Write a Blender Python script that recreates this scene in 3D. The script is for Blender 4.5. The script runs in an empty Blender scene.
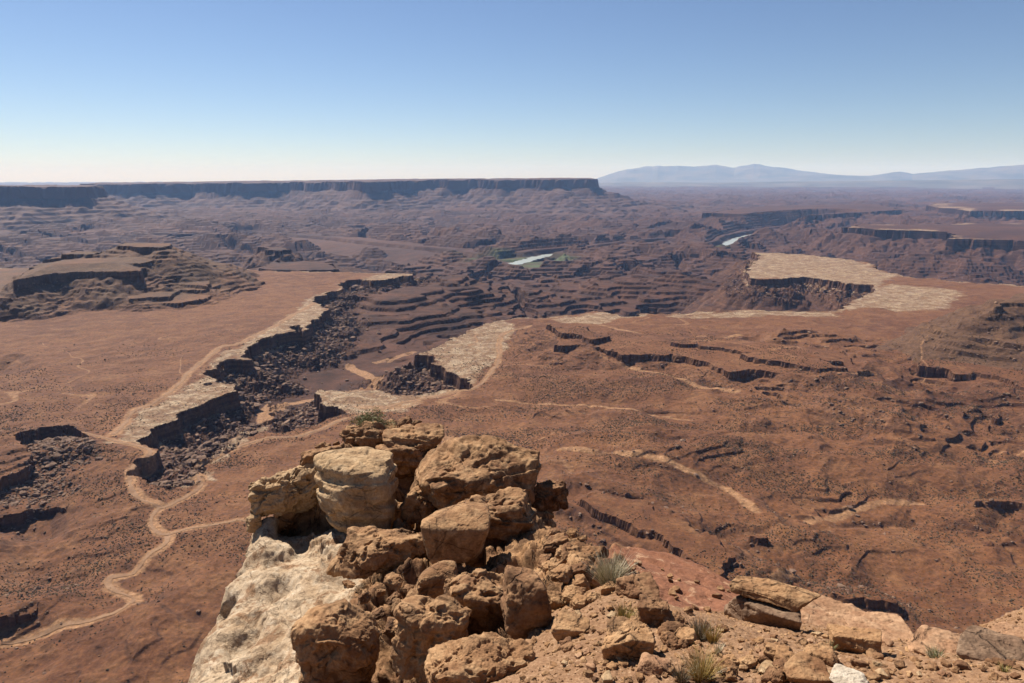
import bpy, math, time
import numpy as np
from mathutils import Vector, Matrix
T0 = time.time()
C = bpy.context.scene
COL = C.collection
F32 = np.float32

# ------------------------------------------------------------------ camera, sky, sun, exposure
H = 340.0                       # eye height above the desert bench, metres
PITCH = math.radians(13.6)
FPX = 24.0 / 36.0 * 1024.0
cam_d = bpy.data.cameras.new('camera'); cam_d.lens = 24.0; cam_d.sensor_width = 36.0
cam_d.clip_start = 0.05; cam_d.clip_end = 300000.0
cam = bpy.data.objects.new('camera', cam_d); COL.objects.link(cam)
cam.location = (0, 0, H); cam.rotation_euler = (math.pi / 2 - PITCH, 0, 0)
C.camera = cam

SUN_EL, SUN_AZ = math.radians(47.0), math.radians(-41.0)      # azimuth from +Y, negative = left
world = bpy.data.worlds.new('World'); C.world = world; world.use_nodes = True
wn = world.node_tree.nodes; wl = world.node_tree.links
sky = wn.new('ShaderNodeTexSky'); sky.sky_type = 'NISHITA'; sky.sun_disc = False
sky.sun_elevation = SUN_EL; sky.sun_rotation = SUN_AZ
sky.altitude = 1500.0; sky.air_density = 1.0; sky.dust_density = 0.25; sky.ozone_density = 3.0
tint = wn.new('ShaderNodeMix'); tint.data_type = 'RGBA'; tint.blend_type = 'MULTIPLY'; tint.inputs[0].default_value = 1.0; tint.inputs[7].default_value = (1.0, 0.985, 1.05, 1)
wl.new(sky.outputs[0], tint.inputs[6]); wl.new(tint.outputs[2], wn['Background'].inputs[0]); wn['Background'].inputs[1].default_value = 0.053
sd = bpy.data.lights.new('sun', 'SUN'); sd.energy = 5.0; sd.angle = math.radians(0.5); sd.color = (1.0, 0.95, 0.87)
sun = bpy.data.objects.new('sun', sd); COL.objects.link(sun); sun.location = (0, 0, H + 50)
svec = Vector((math.sin(SUN_AZ) * math.cos(SUN_EL), math.cos(SUN_AZ) * math.cos(SUN_EL), math.sin(SUN_EL)))
sun.rotation_euler = svec.to_track_quat('Z', 'Y').to_euler()
C.view_settings.view_transform = 'Standard'; C.view_settings.look = 'None'
C.view_settings.exposure = 0.78; C.view_settings.gamma = 1.0
C.cycles.max_bounces = 4; C.cycles.diffuse_bounces = 1; C.cycles.glossy_bounces = 2
C.cycles.volume_bounces = 1; C.cycles.use_denoising = True

# ------------------------------------------------------------------ small helpers
def ray(px, py):
    u = (px - 512.0) / FPX; v = (341.5 - py) / FPX
    return u, math.cos(PITCH) + v * math.sin(PITCH), -math.sin(PITCH) + v * math.cos(PITCH)
def W(px, py, z=0.0):
    a, b, c = ray(px, py); t = (z - H) / c
    return a * t, b * t
def WR(px, py, R):
    a, b, c = ray(px, py); t = R / math.hypot(a, b)
    return a * t, b * t, H + c * t
def PTS(pts, z=0.0): return [W(p[0], p[1], z) for p in pts]

def _h2(ix, iy, seed):
    h = ix * np.uint32(374761393) + iy * np.uint32(668265263) + np.uint32((seed * 2246822519) & 0xffffffff)
    h ^= h >> np.uint32(13); h *= np.uint32(1274126177); h ^= h >> np.uint32(16)
    return h
_A = np.arange(64) * 2 * np.pi / 64
_GX = np.cos(_A).astype(F32); _GY = np.sin(_A).astype(F32)
def perlin2(x, y, seed=0):
    x = np.asarray(x, F32); y = np.asarray(y, F32)
    fx = np.floor(x); fy = np.floor(y)
    ix = fx.astype(np.int64).astype(np.uint32); iy = fy.astype(np.int64).astype(np.uint32)
    x = x - fx; y = y - fy
    u = x * x * x * (x * (x * 6 - 15) + 10); v = y * y * y * (y * (y * 6 - 15) + 10)
    def g(a, b, dx, dy):
        k = (_h2(a, b, seed) & np.uint32(63)).astype(np.intp)
        return _GX[k] * dx + _GY[k] * dy
    one = np.uint32(1)
    n00 = g(ix, iy, x, y); n10 = g(ix + one, iy, x - 1, y)
    n01 = g(ix, iy + one, x, y - 1); n11 = g(ix + one, iy + one, x - 1, y - 1)
    a = n00 + u * (n10 - n00); b = n01 + u * (n11 - n01)
    return (a + v * (b - a)) * 1.5
rs3 = np.random.RandomState(3)
_G3 = rs3.normal(size=(256, 3)).astype(F32); _G3 /= np.linalg.norm(_G3, axis=1)[:, None]
def perlin3(p, seed=0):
    p = np.asarray(p, F32); f = np.floor(p); i = f.astype(np.int64).astype(np.uint32); d = p - f
    w = d * d * d * (d * (d * 6 - 15) + 10)
    def g(a, b, c):
        h = _h2(i[:, 0] + np.uint32(a), i[:, 1] + np.uint32(b), seed) + (i[:, 2] + np.uint32(c)) * np.uint32(2654435761)
        h ^= h >> np.uint32(15); h *= np.uint32(2246822519); h ^= h >> np.uint32(13)
        G = _G3[(h & np.uint32(255)).astype(np.intp)]
        return G[:, 0] * (d[:, 0] - a) + G[:, 1] * (d[:, 1] - b) + G[:, 2] * (d[:, 2] - c)
    r = []
    for a in (0, 1):
        q = []
        for b in (0, 1):
            l, m = g(a, b, 0), g(a, b, 1); q.append(l + w[:, 2] * (m - l))
        r.append(q[0] + w[:, 1] * (q[1] - q[0]))
    return (r[0] + w[:, 0] * (r[1] - r[0])) * 1.4
def fbm3(p, f, octs, seed=0, gain=0.5, ridged=False):
    o = np.zeros(len(p), F32); a = 1.0
    for k in range(octs):
        n = perlin3(p * f, seed + k * 7)
        if ridged: n = 1 - 2 * np.abs(n)
        o += a * n; a *= gain; f *= 2.03
    return o
def fbm2(x, y, f, octs, seed=0, gain=0.5, ridged=False):
    o = np.zeros(x.shape, F32); a = 1.0
    for k in range(octs):
        n = perlin2(x * f, y * f, seed + k * 7)
        if ridged: n = 1 - 2 * np.abs(n)
        o += a * n; a *= gain; f *= 2.03
    return o
def worley2(x, y, seed=0):
    x = np.asarray(x, F32); y = np.asarray(y, F32)
    fx = np.floor(x); fy = np.floor(y)
    b1 = np.full(x.shape, 9, F32); b2 = b1.copy(); idv = np.zeros(x.shape, F32); idw = idv.copy()
    for a in (-1, 0, 1):
        for b in (-1, 0, 1):
            ix = (fx + a).astype(np.int64).astype(np.uint32); iy = (fy + b).astype(np.int64).astype(np.uint32)
            h = _h2(ix, iy, seed)
            jx = (h & np.uint32(1023)).astype(F32) / 1023; jy = ((h >> np.uint32(10)) & np.uint32(1023)).astype(F32) / 1023
            d = np.hypot(fx + a + jx - x, fy + b + jy - y)
            nb = d < b1
            b2 = np.where(nb, b1, np.minimum(b2, d)); b1 = np.where(nb, d, b1)
            idv = np.where(nb, ((h >> np.uint32(20)) & np.uint32(255)).astype(F32) / 255, idv)
    return b1, b2, idv
def sst(a, b, x):
    t = np.clip((x - a) / (b - a), 0, 1); return t * t * (3 - 2 * t)
def sdf(poly, x, y, margin=1e9):
    """signed distance to a polygon, negative inside; beyond margin of its box just margin"""
    P = np.array(poly, np.float64)
    out = np.full(x.shape, margin, F32)
    lo = P.min(0) - margin; hi = P.max(0) + margin
    m = (x > lo[0]) & (x < hi[0]) & (y > lo[1]) & (y < hi[1])
    xs = x[m]; ys = y[m]
    if not len(xs): return out
    d = np.full(xs.shape, 1e18, F32); ins = np.zeros(xs.shape, bool)
    n = len(P)
    for i in range(n):
        ax, ay = P[i]; bx, by = P[(i + 1) % n]
        ex, ey = bx - ax, by - ay
        wx = xs - F32(ax); wy = ys - F32(ay)
        t = np.clip((wx * F32(ex) + wy * F32(ey)) / F32(ex * ex + ey * ey + 1e-9), 0, 1)
        qx = wx - t * F32(ex); qy = wy - t * F32(ey)
        np.minimum(d, qx * qx + qy * qy, out=d)
        if ay != by:
            c = ((F32(ay) > ys) != (F32(by) > ys)) & (wx < F32(ex / ey) * wy)
            ins ^= c
    d = np.sqrt(d); out[m] = np.where(ins, -d, d)
    return out
def pline(pts, x, y, margin):
    """distance to an open polyline"""
    P = np.array(pts, np.float64); out = np.full(x.shape, margin, F32)
    lo = P.min(0) - margin; hi = P.max(0) + margin
    m = (x > lo[0]) & (x < hi[0]) & (y > lo[1]) & (y < hi[1])
    xs = x[m]; ys = y[m]
    if not len(xs): return out
    d = np.full(xs.shape, margin * margin, F32)
    for i in range(len(P) - 1):
        ax, ay = P[i]; bx, by = P[i + 1]; ex, ey = bx - ax, by - ay
        wx = xs - F32(ax); wy = ys - F32(ay)
        t = np.clip((wx * F32(ex) + wy * F32(ey)) / F32(ex * ex + ey * ey + 1e-9), 0, 1)
        np.minimum(d, (wx - t * F32(ex)) ** 2 + (wy - t * F32(ey)) ** 2, out=d)
    out[m] = np.sqrt(d); return out
def smooth_line(pts, n=8):
    P = [np.array(p, float) for p in pts]; P = [2 * P[0] - P[1]] + P + [2 * P[-1] - P[-2]]
    o = []
    for i in range(1, len(P) - 2):
        a, b, c, d = P[i - 1:i + 3]
        for k in range(n):
            t = k / n
            o.append(0.5 * (2 * b + (c - a) * t + (2 * a - 5 * b + 4 * c - d) * t * t + (3 * b - a - 3 * c + d) * t ** 3))
    o.append(P[-2]); return [tuple(q) for q in o]
def fast_mesh(name, co, faces, smooth=False, attrs=None):
    """faces: (n,k) int array"""
    me = bpy.data.meshes.new(name); nv = len(co); nf, k = faces.shape
    me.vertices.add(nv); me.vertices.foreach_set('co', np.ascontiguousarray(co, F32).ravel())
    me.loops.add(nf * k); me.loops.foreach_set('vertex_index', np.ascontiguousarray(faces, np.int32).ravel())
    me.polygons.add(nf); me.polygons.foreach_set('loop_start', np.arange(0, nf * k, k, dtype=np.int32))
    me.polygons.foreach_set('loop_total', np.full(nf, k, np.int32))
    me.polygons.foreach_set('use_smooth', np.full(nf, smooth, bool))
    for an, av in (attrs or {}).items():
        a = me.color_attributes.new(an, 'FLOAT_COLOR', 'POINT'); a.data.foreach_set('color', np.ascontiguousarray(av, F32).ravel())
    me.update(calc_edges=True); return me
def link(name, me, mat, label=None, cat=None, kind=None, group=None, parent=None):
    o = bpy.data.objects.new(name, me); COL.objects.link(o)
    if mat is not None and not me.materials: me.materials.append(mat)
    if label: o['label'] = label
    if cat: o['category'] = cat
    if kind: o['kind'] = kind
    if group: o['group'] = group
    if parent: o.parent = parent
    return o

# ------------------------------------------------------------------ material helper
class NT:
    def __init__(s, name):
        s.m = bpy.data.materials.new(name); s.m.use_nodes = True; s.t = s.m.node_tree
        s.b = s.t.nodes['Principled BSDF']; s.b.inputs['Roughness'].default_value = 0.92
        s.b.inputs['Specular IOR Level'].default_value = 0.2
    def n(s, typ, **kw):
        o = s.t.nodes.new(typ)
        for k, v in kw.items():
            if k.startswith('_'): setattr(o, k[1:], v)
            else: s.put(o.inputs[k.replace('__', ' ')], v)
        return o
    def put(s, sock, v):
        if isinstance(v, bpy.types.NodeSocket): s.t.links.new(v, sock)
        elif isinstance(v, bpy.types.Node): s.t.links.new(v.outputs[0], sock)
        elif isinstance(v, tuple) and len(v) == 3 and sock.type == 'RGBA': sock.default_value = (*v, 1)
        else: sock.default_value = v
    def noise(s, vec, scale, detail=4, rough=0.55, dist=0.0):
        o = s.n('ShaderNodeTexNoise', Scale=scale, Detail=detail, Roughness=rough, Distortion=dist); s.put(o.inputs['Vector'], vec)
        return o.outputs['Fac']
    def ramp(s, fac, a, b, c0=0.0, c1=1.0):
        o = s.n('ShaderNodeMapRange', _clamp=True); s.put(o.inputs[0], fac)
        for i, v in zip((1, 2, 3, 4), (a, b, c0, c1)): o.inputs[i].default_value = v
        return o.outputs[0]
    def mix(s, fac, a, b, mode='MIX'):
        o = s.n('ShaderNodeMix', _data_type='RGBA', _blend_type=mode)
        s.put(o.inputs[0], fac); s.put(o.inputs[6], a); s.put(o.inputs[7], b); return o.outputs[2]
    def math(s, op, a, b=0.0):
        o = s.n('ShaderNodeMath', _operation=op); s.put(o.inputs[0], a); s.put(o.inputs[1], b); return o.outputs[0]
    def mapv(s, vec, sc):
        o = s.n('ShaderNodeMapping', Scale=sc); s.put(o.inputs['Vector'], vec); return o.outputs[0]
    def pos(s): return s.n('ShaderNodeNewGeometry').outputs['Position']
    def nz(s):
        g = s.n('ShaderNodeNewGeometry'); x = s.n('ShaderNodeSeparateXYZ'); s.put(x.inputs[0], g.outputs['True Normal']); return x.outputs[2]
    def bump(s, h, dist, strength=1.0):
        o = s.n('ShaderNodeBump', Strength=strength, Distance=dist); s.put(o.inputs['Height'], h); s.put(s.b.inputs['Normal'], o.outputs[0])
    def out(s, col): s.put(s.b.inputs['Base Color'], col); return s.m
# ------------------------------------------------------------------ terrain materials
def desert_material(name, far=False):
    t = NT(name); p = t.pos()
    at = t.n('ShaderNodeAttribute', _attribute_name='mask_a'); sep = t.n('ShaderNodeSeparateColor'); t.put(sep.inputs[0], at.outputs['Color'])
    pale, road, veg = sep.outputs[0], sep.outputs[1], sep.outputs[2]
    at2 = t.n('ShaderNodeAttribute', _attribute_name='mask_b'); sep2 = t.n('ShaderNodeSeparateColor'); t.put(sep2.inputs[0], at2.outputs['Color'])
    grey, canyon, farm = sep2.outputs[0], sep2.outputs[1], sep2.outputs[2]
    big = t.noise(p, 0.0035, 5, 0.55, 0.4); mid = t.noise(p, 0.028, 5, 0.6, 0.6); fine = t.noise(p, 0.35, 4, 0.65)
    col = t.mix(t.ramp(big, 0.35, 0.65), (0.185, 0.076, 0.036), (0.270, 0.120, 0.056))
    col = t.mix(t.ramp(mid, 0.48, 0.72, 0, 0.8), col, (0.330, 0.168, 0.084))
    col = t.mix(t.ramp(mid, 0.45, 0.28, 0, 0.65), col, (0.112, 0.050, 0.030))
    # bedding colour bands on the slopes
    band = t.noise(t.mapv(p, (0.002, 0.002, 0.16)), 1.0, 3, 0.6)
    nz = t.nz(); steep = t.ramp(nz, 0.985, 0.85)
    bc = t.mix(t.ramp(band, 0.42, 0.58), (0.080, 0.036, 0.025), (0.225, 0.115, 0.070))
    col = t.mix(t.math('MULTIPLY', steep, 0.6), col, bc)
    # canyon country: browner, purpler
    cc = t.mix(t.ramp(t.noise(p, 0.011, 6, 0.62, 0.5), 0.35, 0.66), (0.048, 0.020, 0.014), (0.165, 0.070, 0.040))
    cc = t.mix(t.math('MULTIPLY', steep, 0.55), cc, bc)
    col = t.mix(t.math('MULTIPLY', canyon, 0.95), col, cc)
    fc = t.mix(t.ramp(t.noise(t.mapv(p, (0.0011, 0.0024, 0.003)), 1.0, 6, 0.66, 0.6), 0.36, 0.66), (0.075, 0.032, 0.026), (0.185, 0.086, 0.058))
    col = t.mix(t.math('MULTIPLY', farm, 0.85), col, fc)
    gcol = t.mix(t.ramp(mid, 0.3, 0.7), (0.125, 0.066, 0.039), (0.205, 0.118, 0.070))
    col = t.mix(grey, col, gcol)
    # pale slickrock with joints
    vor = t.n('ShaderNodeTexVoronoi', _feature='DISTANCE_TO_EDGE', Scale=0.045); wv = t.n('ShaderNodeVectorMath', _operation='ADD')
    nv = t.n('ShaderNodeTexNoise', Scale=0.05, Detail=3.0); t.put(nv.inputs['Vector'], p)
    sc = t.n('ShaderNodeVectorMath', _operation='SCALE'); t.put(sc.inputs[0], nv.outputs['Color']); sc.inputs['Scale'].default_value = 18.0
    t.put(wv.inputs[0], p); t.put(wv.inputs[1], sc.outputs[0]); t.put(vor.inputs['Vector'], wv.outputs[0])
    joint = t.ramp(vor.outputs[0], 0.0, 0.06, 0.3, 1.0); joint = t.mix(t.ramp(t.noise(p, 0.012, 3), 0.4, 0.6), joint, (1, 1, 1))
    pc = t.mix(t.ramp(fine, 0.35, 0.65), (0.45, 0.33, 0.235), (0.66, 0.52, 0.38))
    pc = t.mix(t.ramp(t.noise(t.mapv(p, (0.034, 0.045, 0.05)), 1.0, 7, 0.75, 0.8), 0.41, 0.55, 0, 0.85), pc, (0.27, 0.145, 0.080)); pc = t.mix(joint, (0.17, 0.095, 0.06), pc)
    pm = t.math('MULTIPLY', pale, t.ramp(nz, 0.55, 0.86))
    brk = t.noise(p, 0.035, 7, 0.75)
    pm = t.ramp(t.math('ADD', pm, t.math('MULTIPLY', t.math('SUBTRACT', brk, 0.5), 1.8)), 0.35, 0.6)
    pm = t.math('MULTIPLY', pm, t.ramp(pale, 0.02, 0.12))
    col = t.mix(pm, col, pc)
    rc = t.mix(t.ramp(fine, 0.3, 0.7), (0.42, 0.225, 0.120), (0.54, 0.325, 0.190))
    rm = t.ramp(t.math('ADD', road, t.math('MULTIPLY', t.math('SUBTRACT', t.noise(p, 0.15, 4, 0.65), 0.5), 0.8)), 0.3, 0.65)
    col = t.mix(t.math('MULTIPLY', rm, 0.9), col, rc)
    vc = t.mix(t.ramp(t.noise(p, 0.03, 4), 0.35, 0.65), (0.075, 0.105, 0.040), (0.15, 0.18, 0.075))
    col = t.mix(veg, col, vc)
    spk = t.n('ShaderNodeTexNoise', Scale=0.16, Detail=8.0, Roughness=0.8); t.put(spk.inputs['Vector'], p)
    col = t.mix(0.9, col, t.mix(t.ramp(spk.outputs['Fac'], 0.34, 0.66), (0.55, 0.54, 0.53), (1.5, 1.48, 1.42)), 'MULTIPLY')
    # soil grain
    col = t.mix(0.75, col, t.mix(t.ramp(fine, 0.25, 0.75), (0.62, 0.6, 0.6), (1.35, 1.35, 1.35)), 'MULTIPLY')
    col = t.mix(1.0, col, (0.535, 0.505, 0.445), 'MULTIPLY')
    t.bump(t.math('ADD', fine, t.math('MULTIPLY', t.noise(p, 1.1, 3, 0.7), 0.4)), 1.6, 0.5)
    return t.out(col)
M_DESERT = desert_material('desert_rock_and_soil')
def mesa_material():
    t = NT('mesa_rock'); p = t.pos()
    n = t.noise(t.mapv(p, (0.0015, 0.0015, 0.02)), 1.0, 5, 0.6, 0.3); g = t.noise(p, 0.004, 6, 0.65)
    steep = t.ramp(t.nz(), 0.75, 0.5)
    c = t.mix(t.ramp(n, 0.35, 0.65), (0.046, 0.020, 0.015), (0.088, 0.042, 0.029))
    c = t.mix(t.ramp(g, 0.5, 0.7, 0, 0.6), c, (0.15, 0.085, 0.055))
    c = t.mix(steep, c, (0.10, 0.042, 0.026)); t.bump(g, 30.0, 0.4)
    return t.out(c)
M_MESA = mesa_material()
def mountain_material():
    t = NT('mountain_rock'); p = t.pos(); g = t.noise(p, 0.0006, 6, 0.65)
    return t.out(t.mix(t.ramp(g, 0.35, 0.65), (0.06, 0.055, 0.05), (0.15, 0.12, 0.10)))
M_MOUNT = mountain_material()
def dirt_material():
    t = NT('dirt_track'); p = t.pos(); f = t.noise(p, 0.5, 4, 0.65); g = t.noise(p, 0.05, 4, 0.6)
    c = t.mix(t.ramp(f, 0.3, 0.7), (0.20, 0.108, 0.056), (0.265, 0.156, 0.088)); c = t.mix(t.ramp(g, 0.5, 0.75), c, (0.145, 0.072, 0.038))
    return t.out(c)
M_DIRT = dirt_material()
def water_material():
    t = NT('river_water'); t.b.inputs['Roughness'].default_value = 0.3; t.b.inputs['Specular IOR Level'].default_value = 0.5
    p = t.pos(); t.bump(t.noise(p, 0.15, 3), 0.15, 0.5)
    return t.out(t.mix(t.noise(p, 0.01, 3), (0.30, 0.32, 0.29), (0.40, 0.42, 0.38)))
M_WATER = water_material()

def rubble_material():
    t = NT('rubble_rock'); p = t.pos(); g = t.noise(p, 0.12, 3, 0.6); f = t.noise(p, 1.2, 3, 0.6)
    c = t.mix(t.ramp(g, 0.35, 0.65), (0.078, 0.040, 0.026), (0.225, 0.14, 0.088)); c = t.mix(t.ramp(f, 0.3, 0.7, 0, 0.5), c, (0.20, 0.12, 0.08)); return t.out(c)
M_RUBBLE = rubble_material()
def scrub_material():
    t = NT('dry_scrub'); p = t.pos(); g = t.noise(p, 0.3, 2)
    return t.out(t.mix(t.ramp(g, 0.35, 0.65), (0.056, 0.037, 0.021), (0.095, 0.065, 0.037)))
M_SCRUB = scrub_material()

# ------------------------------------------------------------------ terrain height field (polar grid, finer near the viewpoint)
QUAL = 1.0
_ut = np.concatenate([np.linspace(-2.0, -0.86, 70)[:-1], np.linspace(-0.86, 0.86, int(1520 * QUAL)), np.linspace(0.86, 2.0, 70)[1:]])
_r = [13.0]
while _r[-1] < 60500:
    q = _r[-1]; f = 0.03 if q < 330 else 0.0028 if q < 4200 else 0.0036 if q < 13000 else 0.012
    _r.append(q * (1 + f / QUAL))
RR = np.array(_r); th = np.arctan(_ut)
NU, NR = len(th), len(RR)
X = (RR[:, None] * np.sin(th)[None]).astype(F32); Y = (RR[:, None] * np.cos(th)[None]).astype(F32)
RG = np.repeat(RR[:, None], NU, 1).astype(F32)
def rows(a, b): return slice(int(np.searchsorted(RR, a)), int(np.searchsorted(RR, b)))
def lod(lam, amp, seed, ridged=False, rmin=0.0):
    """one noise octave, only where the grid can carry it"""
    o = np.zeros(X.shape, F32); rmax = min(lam / 0.0042, 2e5); s = rows(rmin, rmax)
    n = perlin2(X[s] / lam, Y[s] / lam, seed)
    if ridged: n = 1 - 2 * np.abs(n)
    o[s] = n * amp * (1 - sst(rmax * 0.55, rmax, RG[s])); return o
def terr(e, L, k, a=0.8):
    f = e / L; i = np.floor(f); f = f - i
    return L * (i + f * (1 - k) + k * sst(a, 1.0, f))
# shared wobble that makes every rim ragged
wx = lod(420, 22, 11) + lod(150, 14, 12) + lod(55, 9, 13) + lod(21, 4.5, 14) + lod(9, 2.2, 15)
wy = lod(420, 22, 21) + lod(150, 14, 22) + lod(55, 9, 23) + lod(21, 4.5, 24) + lod(9, 2.2, 25)
wfar = sst(1500, 5000, RG)
wx *= 0.75 + 0.8 * wfar; wy *= 0.75 + 0.8 * wfar
XW = X + wx; YW = Y + wy
far_w = lod(2400, 260, 31) + lod(900, 130, 32) + lod(380, 50, 33); far_v = lod(2400, 260, 34) + lod(900, 130, 35) + lod(380, 50, 36)

# --- the bench (White sandstone rim at z = 0)
left_rim = [(12, 273), (60, 272), (140, 270), (235, 270), (330, 271), (413, 272.7), (424, 270.5), (413, 274.5), (378, 280), (348, 281), (338, 284), (349, 287.5), (333, 292), (321, 297),
            (326, 306), (335, 309), (325, 316), (305, 332), (297, 327), (302, 331), (268, 339), (255, 345), (240, 354.5), (255, 360), (229, 363), (213, 369), (207, 376),
            (210, 384), (237, 385), (237, 392), (195, 411), (171, 421), (157, 431), (147, 441), (147, 446), (165, 448), (146, 462), (134, 481), (138, 490)]
right_rim = [(152, 492), (190, 484), (193, 471), (199, 464), (222, 454), (230, 442), (257, 426), (285, 427), (320, 421), (346, 412), (330, 405), (317, 399), (316, 388), (330, 388), (372, 389), (420, 392),
             (470, 388), (471, 381), (438, 372), (420, 357), (398, 358), (422, 352), (448, 338), (474, 325), (499, 319), (543, 316.5), (577, 313), (601, 311), (626, 316), (674, 313), (743, 310),
             (788, 311), (830, 309.5), (860, 298), (878, 289), (867, 285), (853, 285.5), (825, 279), (808, 277), (791, 280), (770, 280), (750, 278.5), (744, 273.5), (751, 260), (757, 253),
             (787, 253), (812, 254.5), (836, 258), (867, 261.5), (894, 273), (915, 277), (949, 280.5), (1024, 284), (1100, 287)]
bench = [(-30000, W(12, 273)[1])] + PTS(left_rim) + PTS(right_rim) + [(9000, W(1100, 287)[1] - 400), (9000, -9000), (-30000, -9000)]
cren = lod(64, 11, 16, True) + lod(27, 6, 17) + lod(12, 3.0, 18, True) + lod(6, 1.3, 19)
cren *= 1 + 1.4 * sst(1500, 4500, RG); cren += wfar * (lod(330, 30, 26, True) + lod(150, 16, 27))
d0 = sdf(bench, XW, YW) + cren

# --- bench surface
hb = lod(700, 5.0, 41) + lod(260, 3.0, 42) + lod(95, 1.5, 43) + lod(38, 0.7, 44)
near = 1 - sst(330, 520, RG)
# lumpy, gullied ground below the viewpoint and to the right
pxc = 512 + FPX * (X / np.maximum(Y, 1)) * 0.97
lump = sst(1500, 900, RG) * sst(400, 640, pxc + 120 * perlin2(X / 200, Y / 200, 47))
lump = np.maximum(lump, sst(760, 620, RG) * 0.9) * sst(0, -60, d0)
lump = np.maximum(lump, 0.8 * sst(60, -30, sdf(PTS([(-90, 450), (60, 436), (118, 462), (122, 520), (90, 600), (-90, 640)]), X, Y, 300)))
e = 44 * (fbm2(X, Y, 1 / 420., 3, 51, 0.42)) + 13 * fbm2(X + 60 * perlin2(X / 190, Y / 190, 58), Y, 1 / 150., 3, 55, 0.45, True) + 10
lk = np.clip(0.1 + 0.9 * perlin2(X / 90, Y / 90, 59), 0, 0.75)
e = terr(e + lod(30, 1.6, 57) + lod(12, 0.9, 56), 9.0, lk, 0.84)
hb += lump * (e * 0.52)
rg2 = sst(70, -40, sdf(PTS([(690, 338), (860, 340), (960, 352), (1080, 395), (1080, 470), (900, 445), (790, 420), (700, 390)]), X, Y, 300))
e2 = 20 * fbm2(X, Y, 1 / 230., 3, 151, 0.45) + 8 * fbm2(X, Y, 1 / 90., 2, 155, 0.5, True) + 5
hb += rg2 * terr(e2 + lod(30, 1.2, 57), 6.5, np.clip(0.35 + 0.8 * perlin2(X / 110, Y / 110, 157), 0, 0.8), 0.82)
gl = np.abs(fbm2(X + 50 * perlin2(X / 170, Y / 170, 158), Y + 40 * perlin2(X / 130, Y / 130, 161), 1 / 240., 3, 159, 0.5)); gully = sst(0.15, 0.0, gl) * sst(2000, 1200, RG)
hb -= 2.6 * gully * np.maximum(lump, 0.35)
# fine ripples, gullies and cobbles
hb += lod(60, 1.3, 61, True) + lod(24, 0.8, 62) + lod(11, 0.45, 63, True) + lod(5.5, 0.3, 64) + lod(2.6, 0.2, 65)

# --- canyon country below the rim
floor_z = -46 - 112 * sst(1500, 3300, RG) + 62 * sst(4500, 9000, RG)
n1 = lod(2600, 0.9, 71) + lod(1100, 1.0, 72) + lod(520, 0.9, 73) + lod(240, 0.52, 74) + lod(110, 0.22, 75) + lod(50, 0.09, 76) + lod(24, 0.035, 70)
n1r = lod(900, 1.0, 77, True) + lod(400, 0.6, 78, True) + lod(170, 0.32, 79, True) + lod(75, 0.07, 80, True)
amp = 14 + 74 * sst(1250, 2200, RG) - 38 * sst(5200, 9000, RG)
base = -23 * sst(0, 5, d0) - 0.52 * np.maximum(d0 - 5, 0)
slope_in = np.maximum(base, -23 - 0.5 * 400)
e = floor_z + amp * (n1 * 0.75 + n1r * 0.35)
e = np.where(d0 < 900, np.maximum(e - 15, base) , e)
k = 8.0
e = np.minimum(e, -6 + 0 * e + 20 * sst(4000, 8000, RG))
sg = np.abs(fbm2(XW + 130 * perlin2(X / 500, Y / 500, 171), YW + 130 * perlin2(X / 500, Y / 500, 172), 1 / 1300., 3, 173, 0.5))
e = e - 48 * sst(0.13, 0.0, sg) * sst(1900, 2600, RG) * sst(9000, 6000, RG) * sst(60, 200, d0)
et = terr(e + lod(70, 1.6, 81) + lod(24, 0.9, 82), 14.0, np.clip(0.70 + 0.3 * perlin2(X / 500, Y / 500, 86), 0.4, 0.85), 0.80)
et2 = terr(et + lod(40, 0.7, 87) + lod(17, 0.4, 88), 4.5, 0.45, 0.75)
tmix = sst(60, 160, d0) * sst(1300, 2000, RG)
hc = np.where(d0 > 0, base * (1 - tmix) + tmix * 0, 0)
rub = sst(4, 14, d0) * sst(125, 70, d0) * sst(4200, 2500, RG)
hin = e * (1 - sst(1200, 1600, RG)) + et2 * sst(1200, 1600, RG)
hc = np.maximum(hin, base)
hc = np.where(d0 < 30, base, hc)
dR = pline(smooth_line(PTS(right_rim[:8]), 5), X + wx * 0.7, Y + wy * 0.7, 140)
hc = np.where((dR < 139) & (RG < 1010), np.maximum(hc, -0.42 * dR - 0.5), hc)
# blocky talus under the rim
s = rows(600, 3000)
w1, w2, wid = worley2(X[s] / 9 + 0.3 * perlin2(X[s] / 12, Y[s] / 12, 3), Y[s] / 9, 5)
u1, u2, uid = worley2(X[s] / 20, Y[s] / 20, 6)
hc[s] += rub[s] * (5.5 * (wid - 0.35) * sst(0, 0.18, w2 - w1) + 10 * (uid - 0.4) * sst(0.02, 0.2, u2 - u1))
hc += rub * (lod(5, 1.0, 83) + lod(2.5, 0.5, 84))
h = np.where(d0 > 0, hc, hb)

cvar = np.clip(1.0 + 0.6 * perlin2(X / 90, Y / 90, 96) + 0.3 * perlin2(X / 24, Y / 24, 97), 0.35, 1.5)
cvar = cvar * (1 - wfar) + wfar * np.clip(1 + 0.5 * perlin2(X / 400, Y / 400, 98), 0.5, 1.4)
kvar = np.clip(0.55 + 1.1 * perlin2(X / 85, Y / 85, 183), 0.05, 1.15)
qn = perlin2(X / 60, Y / 60, 99) * 2 + perlin2(X / 200, Y / 200, 100) * 3
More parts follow.
